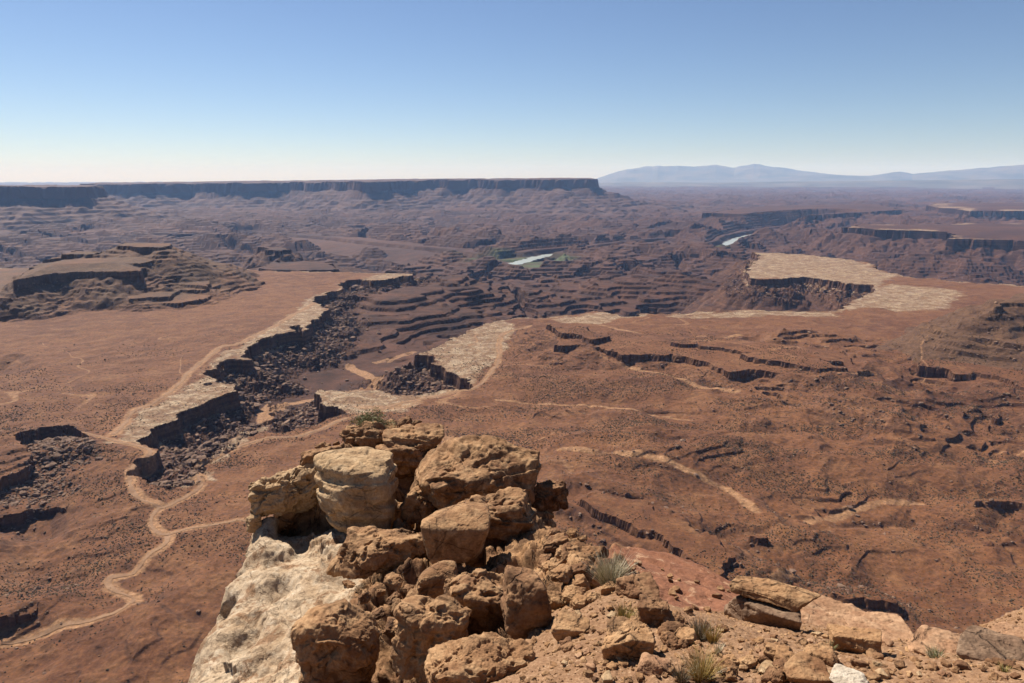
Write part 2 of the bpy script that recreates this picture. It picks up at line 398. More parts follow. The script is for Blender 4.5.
# --- farther tables of the same bench
def table(poly, z, c, sl, rise=0.03, rmax=8.0, wc=4.0, margin=None, warp=(XW, YW), steps=None, cr=1.0):
    """a flat-topped body: cliff c metres high, then a slope sl down; raises the height field"""
    global h
    mg = margin or (abs(z) + 260) / max(sl, 0.05)
    d = sdf(poly, warp[0], warp[1], mg); d = np.where(d < mg * 0.999, d + cren * cr, d)
    c = c * cvar
    prof = z - c * sst(0, wc, d) - sl * np.maximum(d - wc, 0)
    if steps:
        L, kk = steps; q = z - c - prof
        prof = np.where(d > wc, z - c - np.maximum(terr(q + L * 0.3 * qn, L, kk * kvar, 0.72), 0), prof)
    prof = np.where(d < 0, z + np.minimum(-d * rise, rmax), prof)
    prof = np.where(d >= mg * 0.999, -1e6, prof)
    hn = np.maximum(h, prof); ch = hn > h + 0.05; h = hn
    return d, ch
nz_t = lod(300, 3, 91) + lod(90, 2, 92)
t1d, t1c = table(PTS([(843, 227), (880, 230), (946, 232), (949, 239), (1024, 241), (1130, 243), (1130, 222), (1024, 223), (930, 224), (850, 224.5)]), 0, 40, 0.42, steps=(22, 0.6))
t2d, t2c = table(PTS([(925, 206), (966, 211), (1024, 211), (1130, 212), (1130, 202), (935, 203)]), 0, 45, 0.4, steps=(26, 0.6))
t4d, t4c = table(PTS([(700, 212), (800, 215), (905, 209), (880, 203), (760, 205)]), -10, 40, 0.4, steps=(26, 0.6))
t6d, t6c = table(PTS([(255, 262), (300, 263.5), (345, 262), (330, 254), (262, 255)]), -30, 14, 0.25)
butt1, b1c = table(PTS([(258, 251), (262, 253), (296, 253), (298, 249.5), (262, 248.5)], -20), -8, 18, 0.6)

# --- river gorge
river_px = [(830, 226), (790, 230), (745, 237), (715, 250), (700, 251), (688, 247.5), (668, 243), (640, 246), (600, 251), (565, 253.5), (540, 257), (522, 262), (506, 265), (478, 262), (435, 255), (380, 249), (330, 243), (250, 236)]
RIVZ = -172.0
river = smooth_line(PTS(river_px, RIVZ), 8)
dr = pline(river, X + wx * 0.6, Y + wy * 0.6, 900)
open1 = np.exp(-((X - W(522, 262, RIVZ)[0]) ** 2 + (Y - W(522, 262, RIVZ)[1] + 150) ** 2) / (2 * 200.0 ** 2))
open1 = np.maximum(open1, np.exp(-((X - W(522, 262, RIVZ)[0] * 0.9) / 150.0) ** 2 - ((Y - W(522, 262, RIVZ)[1] + 500) / 480.0) ** 2))
open2 = np.exp(-((X - W(700, 250, RIVZ)[0]) ** 2 + (Y - W(700, 250, RIVZ)[1] + 200) ** 2) / (2 * 85.0 ** 2))
opn = np.clip(open1 + open2, 0, 1)
half = 75 + 330 * opn
gorge = RIVZ - 1.5 + 3.0 * sst(30, 60, dr) + (0.9 - 0.72 * opn) * np.maximum(dr - half, 0)
gorge = terr(gorge - RIVZ, 22.0, 0.5, 0.75) + RIVZ - 1.0
ok_r = (dr < 890) & (d0 > 5)
bank = np.where((opn < 0.16) & (dr < 420), RIVZ + 34 * sst(45, 90, dr) * sst(420, 200, dr) * (1 - sst(0.08, 0.16, opn)), -1e5)
h = np.where(ok_r, np.maximum(np.minimum(h, gorge), np.where(dr > 45, bank, -1e5)), h)
veg = np.where(ok_r, sst(420, 200, dr) * sst(0.03, 0.25, opn) * sst(18, 30, dr) * np.clip(0.75 + 1.2 * perlin2(X / 140, Y / 140, 135), 0, 1), 0)

# --- layered butte on the left of the bench (stack of tables)
b0 = h.copy()
L1 = (X + wx * 0.8 + far_w * 0.0, Y + wy * 0.8)
table(PTS([(-160, 308), (0, 305), (40, 301), (116, 301), (180, 303), (205, 299), (222, 291), (240, 286), (215, 276), (120, 268), (-160, 268)], 16), 16, 9, 0.26, steps=(4, 0.5), cr=0.3)
table(PTS([(-160, 297), (0, 299), (40, 295), (70, 292), (116, 293), (122, 288), (150, 284), (120, 272), (-160, 272)], 38), 38, 19, 0.36, 0.06, 8, steps=(6, 0.65), cr=0.3)
table(PTS([(112, 293), (140, 298), (176, 296), (180, 290), (205, 290), (222, 283), (205, 276), (120, 272)], 28), 28, 10, 0.38, 0.06, 6, steps=(5, 0.65), cr=0.3)
table(PTS([(150, 287), (178, 284), (206, 286), (212, 279), (190, 274), (150, 276)], 38), 38, 9, 0.4, 0.06, 6, steps=(5, 0.65), cr=0.3)
table(PTS([(8, 281), (52, 274), (78, 272), (141, 271), (150, 265), (120, 259), (40, 264)], 86), 86, 19, 0.56, 0.22, 16, steps=(9, 0.6), cr=0.3)
table(PTS([(40, 260), (62, 258), (98, 257), (104, 261), (118, 263), (141, 263), (160, 260), (150, 253), (60, 256)], 98), 98, 14, 0.5, 0.1, 6, steps=(9, 0.65), cr=0.3)
table(PTS([(62, 255), (100, 255.5), (100, 252), (62, 251)], 108), 108, 13, 0.5, 0.1, 4)
table(PTS([(116, 246), (140, 247), (168, 247), (172, 243), (118, 242.5)], 130), 130, 9, 0.46, 0.02, 3, steps=(10, 0.6), cr=0.5)
butte_l = h > b0 + 0.8
# --- grey butte at the right edge
b0 = h.copy()
table(PTS([(990, 307), (1003, 303), (1030, 304), (1100, 306), (1160, 300), (1100, 288), (1005, 294)], 104), 104, 9, 0.56, 0.12, 14, steps=(15, 0.75), cr=0.35)
table(PTS([(938, 331), (960, 336), (990, 340), (1030, 346), (1110, 354), (1160, 330), (1030, 318), (965, 322)], 58), 58, 5, 0.52, steps=(11, 0.75), cr=0.35)
butte_r = h > b0 + 0.8
# --- low ledgy ridge in the middle of the bench and the ledges beside it
def ledge(pts, z, c, sl=0.28, rise=0.05, rm=5.0, st=None): return table(PTS(pts, z), z, c * 1.15, sl, rise, rm, 2.5, steps=st, cr=0.8)
ledge([(545, 344), (592, 346), (630, 356.5), (671, 355), (709, 367), (721, 373), (756, 371), (800, 379), (850, 377), (868, 370), (840, 350), (760, 340), (660, 333), (600, 333), (560, 338)], 25, 9, 0.30, st=(5, 0.5))
ledge([(541, 323), (556, 324), (568, 327), (575, 321), (590, 326), (620, 337), (596, 340), (566, 333)], 36, 7, 0.36, st=(5, 0.4))
ledge([(668, 343), (700, 346), (735, 352), (790, 356), (850, 362), (800, 346), (720, 337)], 34, 8, 0.32, st=(5, 0.5))
ledge([(730, 354), (775, 361), (805, 368), (840, 368), (820, 356), (760, 348)], 36, 5, 0.3, st=(5, 0.5))
ledge([(748, 392), (790, 383.5), (824, 387), (840, 383), (800, 376), (755, 381)], 16, 6, 0.25, st=(4, 0.5))
ledge([(900, 367), (918, 366), (944, 369), (952, 374), (998, 377), (1030, 391), (1100, 395), (1100, 372), (1000, 362), (930, 357)], 24, 12, 0.3, st=(5, 0.5))
ledge([(880, 353), (905, 346), (925, 349), (920, 343), (890, 344)], 14, 5, 0.3)
ledge([(895, 393), (915, 391), (935, 395), (956, 398), (952, 391), (920, 386)], 10, 7, 0.3)
ledge([(985, 417), (1005, 414), (1040, 418), (1040, 408), (1000, 406)], 12, 7, 0.3)
ledge([(850, 447), (905, 436), (935, 432), (905, 428), (860, 436)], 8, 4, 0.25)
ledge([(562, 497), (590, 503), (620, 517), (650, 531), (690, 556), (720, 572), (770, 560), (700, 520), (640, 498), (600, 490)], 34, 5, 0.42, 0.02, 3, st=(5, 0.4))
ledge([(826, 584), (850, 591), (880, 599), (908, 604), (905, 594), (870, 585), (845, 579)], 24, 5, 0.4, 0.02, 2, st=(5, 0.5))
ledge([(980, 501), (1040, 503), (1100, 500), (1040, 494), (990, 496)], 12, 5, 0.3)
ledge([(752, 532), (775, 536), (790, 531), (770, 527)], 16, 4, 0.3)
# --- drop on the left side: dark cliff band and lower ground
def cut(rim, soft, z, c, depth, soft_sl=0.12, sl=0.5):
    global h
    d = sdf(PTS(rim + soft, z), XW, YW, 400)
    rd = np.maximum(pline(PTS(rim, z), XW, YW, 400) + cren * 0.9, 0)
    # distance to the soft side fades the cut out
    sdist = pline(PTS([rim[-1]] + soft + [rim[0]], z), XW, YW, 400)
    prof = -np.minimum(c * sst(0, 4, rd) + sl * np.maximum(rd - 4, 0), depth + 0.06 * rd)
    prof = np.maximum(prof, -soft_sl * sdist)
    h = np.where(d < 0, h + np.minimum(prof, 0), h)
    return d, rd
cd, crd = cut([(-70, 500), (0, 491), (14, 480), (29, 468), (24, 455), (14, 449), (27, 443), (49, 430), (64, 427), (76, 430), (84, 438), (86, 446)],
              [(100, 452), (110, 480), (120, 520), (90, 580), (0, 610), (-70, 600)], 0, 27, 34, 0.22)
cut([(-70, 545), (0, 537), (20, 527), (42, 523), (55, 528), (60, 520)], [(75, 530), (60, 560), (0, 570), (-70, 575)], -20, 10, 14, 0.3)
cut([(-70, 640), (0, 630), (25, 622), (38, 610)], [(60, 625), (40, 650), (0, 660), (-70, 660)], 0, 10, 14, 0.3)
cut([(28, 372), (0, 378), (-50, 380), (-50, 350), (0, 358)], [(20, 352), (40, 360), (40, 372)], 0, 10, 12, 0.3)
ledge([(36, 475), (58, 461), (95, 447), (90, 442), (60, 452), (40, 466)], -9, 4, 0.3, 0.0, 0)
ledge([(88, 483), (105, 470), (138, 456), (130, 452), (100, 464)], -5, 3, 0.3, 0.0, 0)

# --- far mesas
def WRX(px, r): u = (px - 512) / FPX; f = math.cos(PITCH); n = math.hypot(u, f); return (r * u / n, r * f / n)
MA = [WRX(-420, 7200), WRX(-60, 7600), WRX(0, 7750), WRX(30, 7600), WRX(60, 7800), WRX(110, 7700), WRX(118, 8200), WRX(60, 9300), WRX(-420, 9500)]
MB = [WRX(108, 12800), WRX(113, 11200), WRX(160, 10700), WRX(205, 10900), WRX(255, 10300), WRX(300, 10500), WRX(335, 10000), WRX(372, 9400), WRX(392, 9500), WRX(420, 10000), WRX(470, 9900), WRX(520, 9600), WRX(560, 9500),
      WRX(588, 9500), WRX(594, 9900), WRX(560, 12500), WRX(300, 14500), WRX(115, 14500)]
XF, YF = XW + far_w * 0.55, YW + far_v * 0.55
def mesa(poly, zt, c, wc, s1, rr, mg):
    # zt may vary along the mesa
    global h
    b0 = h.copy(); d = sdf(poly, XF, YF, mg); d = np.where(d < mg * 0.999, d + 110 * (1 - 2 * np.abs(perlin2(X / 1500, Y / 1500, 181))) - 40 + 70 * (1 - 2 * np.abs(perlin2(X / 560, Y / 560, 182))), d)
    gul = 34 * perlin2(X / 170, Y / 170, 93) + 12 * perlin2(X / 80, Y / 80, 94)
    dd = np.maximum(d - wc, 0)
    prof = zt - c * sst(0, wc, d) - 0.58 * np.minimum(dd, 160) - 0.30 * np.clip(dd - 160, 0, 500) - 0.06 * np.maximum(dd - 660, 0) + sst(0, 250, dd) * gul
    prof = np.where(dd > 0, zt - c - terr(zt - c - prof, 34.0, 0.4, 0.7), prof)
    prof = np.where(d < 0, zt + np.clip(-d * rr, 0, 14) + 3 * perlin2(X / 400, Y / 400, 95), prof)
    prof = np.where(d >= mg * 0.999, -1e6, prof)
    h = np.maximum(h, prof); return h > b0 + 2.0
AZ = np.arctan2(X, Y)
def azp(px): return math.atan2((px - 512) / FPX, math.cos(PITCH))
mesa_a = mesa(MA, 249 + 4 * np.clip(perlin2(X / 380, Y / 600, 186) * 6, -1, 1) + 3 * perlin2(X / 120, Y / 120, 187), 104, 30, 0.5, 0.004, 1500)
ztb = np.interp(AZ, [azp(q) for q in (112, 200, 350, 420, 500, 590)], [224, 240, 266, 288, 298, 311]).astype(F32)
ztb = ztb + 7 * np.clip(perlin2(X / 420, Y / 900, 184) * 6, -1, 1) + 5 * perlin2(X / 160, Y / 160, 185)
mesa_b = mesa(MB, ztb, 118, 40, 0.5, 0.003, 1900)
mesa_b &= ~mesa_a

# --- mountains on the horizon
def ridge(pts, r0, width):
    r0 *= 0.88; width *= 0.88
    """pts: (px, py) skyline at distance r0"""
    ps = np.array([[math.atan2((q[0] - 512) / FPX, math.cos(PITCH)), q[1]] for q in pts])
    zz = np.array([H + r0 * (176.0 - q[1]) / FPX * 1.03 for q in pts])
    a = np.arctan2(X, Y); top = np.interp(a, ps[:, 0], zz).astype(F32); top = top * (1 + 0.05 * perlin2(a * 45, a * 0, 105) + 0.03 * perlin2(a * 120, a * 0, 106))
    t = (RG - r0) / width
    n = fbm2(X, Y, 1 / 5200., 5, 101, 0.55, True)
    return (top + 150) * np.clip(1 - np.abs(t), 0, 1) ** 0.8 * (1 + 0.10 * n * np.clip(np.abs(t) * 4, 0, 1)) - 150
s = rows(20000, 70000)
_X, _Y, _RG = X, Y, RG
X, Y, RG = X[s], Y[s], RG[s]
m1 = ridge([(480, 190), (560, 186), (592, 178), (612, 171), (640, 166.5), (680, 167), (705, 166), (722, 168), (740, 165), (760, 168), (790, 171.5), (830, 176), (860, 182), (1100, 186)], 56000, 9000)
m2 = ridge([(560, 186), (640, 180), (700, 178), (760, 177), (800, 174.5), (850, 175.5), (878, 172), (890, 174), (930, 171), (980, 168), (1024, 166), (1060, 166), (1200, 171)], 50000, 8000)
m3 = ridge([(560, 184), (620, 181), (700, 181.5), (800, 180), (900, 179), (1024, 177.5), (1200, 178)], 34000, 4000)
X, Y, RG = _X, _Y, _RG
mt = np.full(X.shape, -1e6, F32); mt[s] = np.maximum(np.maximum(m1, m2), m3)
mount = mt > np.maximum(h, -50)
h = np.maximum(h, mt)

# --- wall and apron under the viewpoint
ap = np.where(RG < 40, 318 - (RG - 13) * (98 / 27.), 220 - (RG - 40) * (208 / 290.))
ap = np.where(RG > 330, np.maximum(12 - (RG - 330) * 0.1, 0), ap) + near * (lod(60, 8, 111, True) * sst(60, 200, RG) + lod(25, 3, 112, True) * sst(60, 150, RG))
h = np.where(RG < 330, ap, h * sst(330, 560, RG) + (1 - sst(330, 560, RG)) * np.maximum(ap, h))

# ------------------------------------------------------------------ masks of rock kinds
pale = np.zeros(X.shape, F32)
def blob(poly, z, soft, v=1.0):
    global pale
    soft *= 1.7; d = sdf(PTS(poly, z), X + wx * 1.6, Y + wy * 1.6, soft * 3)
    pale = np.maximum(pale, v * sst(soft, -soft, d))
blob([(110, 447), (150, 446), (172, 424), (200, 410), (240, 384), (232, 362), (270, 342), (300, 330), (330, 312), (326, 297), (345, 285), (310, 303), (268, 330), (232, 352), (205, 372), (170, 402), (130, 425)], 0, 16)
blob([(335, 284), (380, 279), (424, 272), (415, 270), (370, 275)], 0, 30, 0.8)
blob([(420, 356), (450, 338), (475, 325), (500, 319), (512, 330), (500, 352), (480, 388), (440, 372)], 0, 14, 0.95)
blob([(138, 492), (160, 495), (192, 487), (197, 468), (225, 456), (258, 428), (270, 424), (262, 420), (230, 436), (195, 466), (150, 488)], 0, 8, 0.9)
blob([(316, 390), (345, 412), (380, 412), (420, 404), (460, 391), (420, 388)], 0, 12, 0.85)
blob([(744, 274), (750, 258), (760, 252), (800, 253), (850, 259), (892, 274), (880, 286), (865, 286), (840, 283), (808, 277), (750, 279)], 0, 25, 1.0)
blob([(868, 290), (890, 285), (950, 290), (965, 300), (950, 309), (900, 311), (866, 308), (850, 311), (840, 308)], 0, 25, 0.95)
blob([(674, 315), (743, 311), (800, 311), (830, 311), (840, 316), (740, 318), (670, 318)], 0, 12, 0.7)
blob([(545, 318), (600, 312), (620, 316), (600, 322), (560, 322)], 0, 10, 0.7)
pale = np.maximum(pale, (0.75 * sst(-34, -6, d0) * (d0 < 1) * (RG > 1050) * (RG < 6000)).astype(F32) * (0.45 + 0.9 * np.clip(perlin2(X / 160, Y / 160, 120) + 0.3, 0, 1)))
for d, lo in ((t1d, -140), (t2d, -260)): pale = np.maximum(pale, np.where(d < 0, sst(lo * 1.6, lo * 0.3, d) * (0.4 + perlin2(X / 240, Y / 240, 121)), 0))
roads = [
    [(420, 273), (400, 276), (360, 281), (338, 291), (300, 312), (268, 331), (238, 345), (222, 347), (212, 356), (190, 372), (180, 385), (158, 401), (135, 411), (122, 426), (112, 436)],
    [(86, 436), (104, 440), (126, 446), (148, 451), (149, 458), (136, 466), (130, 480), (134, 497), (148, 505), (163, 508), (180, 500), (198, 490), (202, 482), (196, 472), (204, 463), (228, 452), (262, 440), (300, 436), (345, 420), (400, 404), (440, 395), (476, 388), (492, 374), (499, 358), (499, 344), (505, 334), (530, 326)],
    [(160, 508), (152, 518), (152, 526), (160, 534), (180, 533), (210, 529), (240, 526), (262, 528)],
    [(168, 536), (166, 545), (150, 556), (134, 570), (110, 579), (112, 590), (133, 598), (126, 612), (100, 622), (60, 628), (28, 634), (0, 641)],
    [(560, 460), (600, 466), (640, 474), (690, 485), (725, 494), (745, 509), (758, 520)],
    [(812, 522), (835, 514), (860, 506), (885, 500), (920, 497)],
    [(497, 400), (560, 404), (620, 410), (665, 420), (695, 426)],
    [(628, 370), (665, 380), (700, 392), (735, 402)],
    [(600, 325), (640, 333), (690, 337), (740, 341)],
]
road_w = [5.5, 4.5, 3.8, 4.5, 4.0, 4.0, 2.5, 4.0, 4.0]
wash = [[(264, 424), (268, 410), (284, 398), (310, 391), (345, 387), (372, 382), (377, 375), (366, 366), (352, 358), (350, 355)], [(375, 352), (400, 345), (425, 338), (440, 334)]]
road_m = np.zeros(X.shape, F32)
roads_w = []
for rd_, w_ in zip(roads, road_w):
    pl_ = smooth_line(PTS(rd_), 6); roads_w.append(pl_)
    road_m = np.maximum(road_m, (0.72 + 0.35 * perlin2(X / 30, Y / 30, 137)) * sst(w_ * 2.6, w_ * 0.5, pline(pl_, X + 0.15 * wx, Y + 0.15 * wy, 60)))
wash_w = []; dwash = np.full(X.shape, 80, F32)
for q in wash:
    pl_ = smooth_line(PTS(q, -44), 6); wash_w.append(pl_)
    dw = pline(pl_, X, Y, 40); dwash = np.minimum(dwash, dw); road_m = np.maximum(road_m, (0.95 if len(q) > 5 else 0.6) * sst(17 if len(q) > 5 else 11, 5, dw + wx * 0.45))
    h = np.where(dw < 30, np.minimum(h, -44.5) * sst(30, 12, dw) + h * (1 - sst(30, 12, dw)), h)
# pale drainage lines on the bench
road_m = np.maximum(road_m, 0.6 * sst(0.6, 0.97, gully) * (d0 < -15) * (RG < 1700) * np.clip(0.2 + 1.5 * perlin2(X / 260, Y / 260, 136), 0, 1))
dn = np.abs(fbm2(X + 40 * perlin2(X / 150, Y / 150, 130), Y, 1 / 420., 3, 131, 0.5))
road_m = np.maximum(road_m, 0.55 * sst(0.03, 0.005, dn) * (d0 < -20) * (RG < 1700) * sst(0.0, 0.3, perlin2(X / 500, Y / 500, 133) + 0.1))
grey = np.zeros(X.shape, F32)
grey[butte_r] = 0.85
grey = np.where(butte_l, np.maximum(grey, sst(3, 20, h) * np.clip(0.75 + 0.8 * perlin2(X / 130, Y / 130, 134), 0.2, 1)), grey)
canyon_m = np.clip(sst(0, 12, d0) * (1 - 0.0 * RG), 0, 1)
far_m = sst(2600, 6500, RG)
canyon_m = np.maximum(canyon_m, np.where(cd < 0, 0.5 * sst(3, 40, np.abs(h)), 0))

# ------------------------------------------------------------------ split the height field into objects and mesh it
reg = np.zeros(X.shape, np.int8)                    # 0 bench
reg[(d0 > 0) & (RG > 560)] = 1                      # canyon country
reg[butte_l & (RG < 4200)] = 2; reg[butte_r] = 3
reg[mesa_a] = 4; reg[mesa_b] = 5; reg[mount] = 6
co = np.stack([X, Y, h], -1).reshape(-1, 3)
idx = np.arange(NR * NU).reshape(NR, NU)
quads = np.stack([idx[:-1, :-1], idx[:-1, 1:], idx[1:, 1:], idx[1:, :-1]], -1).reshape(-1, 4)
fr = reg[:-1, :-1].reshape(-1)
one = np.ones(X.size, F32)
ma = np.stack([pale.ravel(), road_m.ravel(), veg.ravel(), one], -1); mb = np.stack([grey.ravel(), canyon_m.ravel(), far_m.ravel(), one], -1)
REG = [('ground', 'brown desert bench with scrub, dirt tracks and pale rim below the cliff', M_DESERT), ('canyon', 'dark dissected canyon country with ledges dropping below the pale rim', M_DESERT),
       ('hill', 'layered dark butte with stepped ledges on the brown bench', M_DESERT), ('hill', 'smooth grey cone-shaped butte with thin ledge at the bench edge', M_DESERT),
       ('mesa', 'nearer flat-topped mesa ending in a dark point before the long mesa', M_MESA), ('mesa', 'long blue-grey flat-topped mesa along the skyline', M_MESA),
       ('mountains', 'pale blue mountain range far off on the horizon', M_MOUNT)]
for k, (nm, lab, mat) in enumerate(REG):
    q = quads[fr == k]
    if not len(q): continue
    used, inv = np.unique(q, return_inverse=True)
    me = fast_mesh(nm, co[used], inv.reshape(-1, 4), False, {'mask_a': ma[used], 'mask_b': mb[used]})
    link(nm, me, mat, lab, {'hill': 'butte', 'mountains': 'mountains'}.get(nm, nm), 'structure')
print('terrain', NR, NU, round(time.time() - T0, 1))

def zat(x, y):
    """height of the terrain mesh at x, y"""
    x = np.asarray(x, float); y = np.asarray(y, float)
    r = np.hypot(x, y); u = x / np.maximum(y, 1e-6)
    j = np.clip(np.searchsorted(_ut, u) - 1, 0, NU - 2); i = np.clip(np.searchsorted(RR, r) - 1, 0, NR - 2)
    fu = np.clip((u - _ut[j]) / (_ut[j + 1] - _ut[j]), 0, 1); fr_ = np.clip((r - RR[i]) / (RR[i + 1] - RR[i]), 0, 1)
    return (h[i, j] * (1 - fu) + h[i, j + 1] * fu) * (1 - fr_) + (h[i + 1, j] * (1 - fu) + h[i + 1, j + 1] * fu) * fr_
# ------------------------------------------------------------------ river, tracks
def ribbon(pl, width, z=None, lift=0.35, seed=1, cross=5):
    P = np.array(pl); t = np.gradient(P, axis=0); t /= np.linalg.norm(t, axis=1)[:, None] + 1e-9
    nrm = np.stack([-t[:, 1], t[:, 0]], -1); rows_ = []
    wob = 1 + 0.6 * perlin2(P[:, 0] / 40, P[:, 1] / 40, seed) + 0.3 * perlin2(P[:, 0] / 11, P[:, 1] / 11, seed)
    for k in np.linspace(-1, 1, cross):
        q = P + nrm * (width * 0.5 * k * wob)[:, None]
        zz = np.full(len(P), z) if z is not None else zat(q[:, 0], q[:, 1]) + lift
        rows_.append(np.column_stack([q, zz]))
    co_ = np.stack(rows_, 1).reshape(-1, 3); n = len(P); ii = np.arange(n * cross).reshape(n, cross)
    return co_, np.stack([ii[:-1, :-1], ii[:-1, 1:], ii[1:, 1:], ii[1:, :-1]], -1).reshape(-1, 4)
def dense(pl, step):
    P = np.array(pl); s_ = np.r_[0, np.cumsum(np.linalg.norm(np.diff(P, axis=0), axis=1))]; t = np.arange(0, s_[-1], step)
    return np.column_stack([np.interp(t, s_, P[:, 0]), np.interp(t, s_, P[:, 1])])
q, f = ribbon(dense(river, 12), 88, RIVZ + 1.6)
link('river', fast_mesh('river', q, f, True), M_WATER, 'pale river glimpsed at the bottom of the far canyon', 'river', 'structure')
labs = ['dirt track running along the pale rim of the left canyon', 'dirt road looping round the head of the canyon below the outcrop', 'dirt track leaving the canyon loop towards the white rock face', 'winding sandy wash in the lower left of the valley',
        'sandy wash line crossing the brown flat beyond the outcrop', 'short sandy wash on the brown flat above the slabs']
for pl_, w_, lb in list(zip(roads_w, road_w, labs))[:4]:
    q, f = ribbon(dense(pl_, 2.5), w_ * 0.9)
    link('dirt_road' if 'wash' not in lb else 'path', fast_mesh('dirt_road', q, f, True), M_DIRT, lb, 'dirt road' if 'wash' not in lb else 'wash', 'structure')

# ------------------------------------------------------------------ haze
hz = 58000.0; zt, zb = 1150.0, -260.0
hv = np.array([(a * hz, b * hz + 4500 + (0 if b > 0 else 40000), c) for c in (zb, zt) for a, b in ((-1, -1), (1, -1), (1, 1), (-1, 1))])
hf = np.array([(3, 2, 1, 0), (4, 5, 6, 7), (0, 1, 5, 4), (1, 2, 6, 5), (2, 3, 7, 6), (3, 0, 4, 7)])
hm = bpy.data.materials.new('haze'); hm.use_nodes = True; hn_ = hm.node_tree; hn_.nodes.remove(hn_.nodes['Principled BSDF'])
pv = hn_.nodes.new('ShaderNodeVolumePrincipled'); pv.inputs['Color'].default_value = (0.32, 0.56, 1.0, 1); pv.inputs['Absorption Color'].default_value = (1, 1, 1, 1); pv.inputs['Density'].default_value = 2.4e-5; pv.inputs['Anisotropy'].default_value = 0.0
hn_.links.new(pv.outputs[0], hn_.nodes['Material Output'].inputs['Volume'])
link('haze', fast_mesh('haze', hv, hf), hm, None, None, 'stuff')

print('zmin', co[:, 2].min(), 'zmax', co[:, 2].max())
# ------------------------------------------------------------------ loose rock and scrub on the terrain (uncountable)
rng = np.random.RandomState(5)
def hull_blocks(n, seed, flat=0.75):
    """n little angular rocks: jittered, squashed icosahedra"""
    r = np.random.RandomState(seed); g = (1 + 5 ** 0.5) / 2
    v = np.array([(-1, g, 0), (1, g, 0), (-1, -g, 0), (1, -g, 0), (0, -1, g), (0, 1, g), (0, -1, -g), (0, 1, -g), (g, 0, -1), (g, 0, 1), (-g, 0, -1), (-g, 0, 1)]) / 1.9
    f = np.array([(0, 11, 5), (0, 5, 1), (0, 1, 7), (0, 7, 10), (0, 10, 11), (1, 5, 9), (5, 11, 4), (11, 10, 2), (10, 7, 6), (7, 1, 8), (3, 9, 4), (3, 4, 2), (3, 2, 6), (3, 6, 8), (3, 8, 9), (4, 9, 5), (2, 4, 11), (6, 2, 10), (8, 6, 7), (9, 8, 1)])
    V = v[None] * r.uniform(0.6, 1.25, (n, 12, 1)) * np.stack([r.uniform(0.7, 1.4, n), r.uniform(0.6, 1.1, n), r.uniform(0.45, 1.0, n) * flat], -1)[:, None]
    a = r.uniform(0, 6.28, n); t = r.uniform(-0.5, 0.5, n)
    V[:, :, 1], V[:, :, 2] = V[:, :, 1] * np.cos(t)[:, None] - V[:, :, 2] * np.sin(t)[:, None], V[:, :, 1] * np.sin(t)[:, None] + V[:, :, 2] * np.cos(t)[:, None]
    V[:, :, 0], V[:, :, 1] = V[:, :, 0] * np.cos(a)[:, None] - V[:, :, 1] * np.sin(a)[:, None], V[:, :, 0] * np.sin(a)[:, None] + V[:, :, 1] * np.cos(a)[:, None]
    return V, f
def scatter(name, sel, n, size, mat, label, seed, sink=0.2, flat=0.75):
    """sel: weight per grid cell; density per area"""
    area = (RG ** 2); w = (sel * area)[:-1, :-1].ravel().astype(np.float64); dth = np.abs(np.gradient(th)); drr = np.gradient(RR) / RR
    w *= (drr[:-1, None] * dth[None, :-1]).ravel(); w /= w.sum()
    r = np.random.RandomState(seed); k = r.choice(len(w), n, p=w); i, j = k // (NU - 1), k % (NU - 1)
    a, b = r.rand(n), r.rand(n)
    rr = RR[i] + (RR[i + 1] - RR[i]) * a; uu = th[j] + (th[j + 1] - th[j]) * b
    x, y = rr * np.sin(uu), rr * np.cos(uu); z = zat(x, y); sz = size(r, n, rr)
    V, f = hull_blocks(n, seed + 1, flat); V = V * sz[:, None, None] + np.stack([x, y, z + sz * (0.5 - sink) * flat], -1)[:, None]
    F = (f[None] + (np.arange(n) * 12)[:, None, None]).reshape(-1, 3)
    link(name, fast_mesh(name, V.reshape(-1, 3), F), mat, label, None, 'stuff')
front = (np.abs(X) < Y * 0.9).astype(F32)
scatter('rubble', front * sst(3, 10, d0) * (sst(100, 50, d0) + 0.04 * sst(180, 100, d0)) * sst(3000, 1500, RG) * (RG > 600) * sst(14, 24, dwash), 10000, lambda r, n, q: np.clip(r.lognormal(0.75, 0.55, n), 0.8, 9), M_RUBBLE, 'fallen blocks heaped on the slopes under the canyon rims', 11)
scatter('rubble', front * ((cd < -2) * sst(90, 20, crd)).astype(F32) * (RG > 450), 1500, lambda r, n, q: np.clip(r.lognormal(0.5, 0.5, n), 0.7, 6), M_RUBBLE, 'fallen blocks below the dark cliff band at the left', 14)
gx = np.abs(np.gradient(h, axis=0)) / np.gradient(RR)[:, None]
scatter('rubble', front * (d0 < -5) * sst(0.25, 0.7, gx) * sst(3000, 900, RG) * (RG > 420), 5000, lambda r, n, q: np.clip(r.lognormal(0.15, 0.5, n), 0.5, 4), M_RUBBLE, 'broken rocks lying along the small ledges of the bench', 12)
scr = front * (d0 < -3) * sst(1700, 700, RG) * (RG > 420) * np.clip(0.35 + perlin2(X / 110, Y / 110, 141) + 0.9 * perlin2(X / 420 + 0.2 * perlin2(X / 200, Y / 200, 142), Y / 42, 143), 0.04, 1.3) * (1 - np.clip(road_m * 1.5, 0, 1)) * (1 - 0.8 * pale) * sst(0.8, 0.3, gx)
scatter('scrub', scr, 60000, lambda r, n, q: r.uniform(0.3, 0.75, n) * np.where(r.rand(n) < 0.05, 1.6, 1) * (0.7 + q / 1500), M_SCRUB, 'small dry desert bushes dotting the brown bench', 13, 0.1, 0.9)

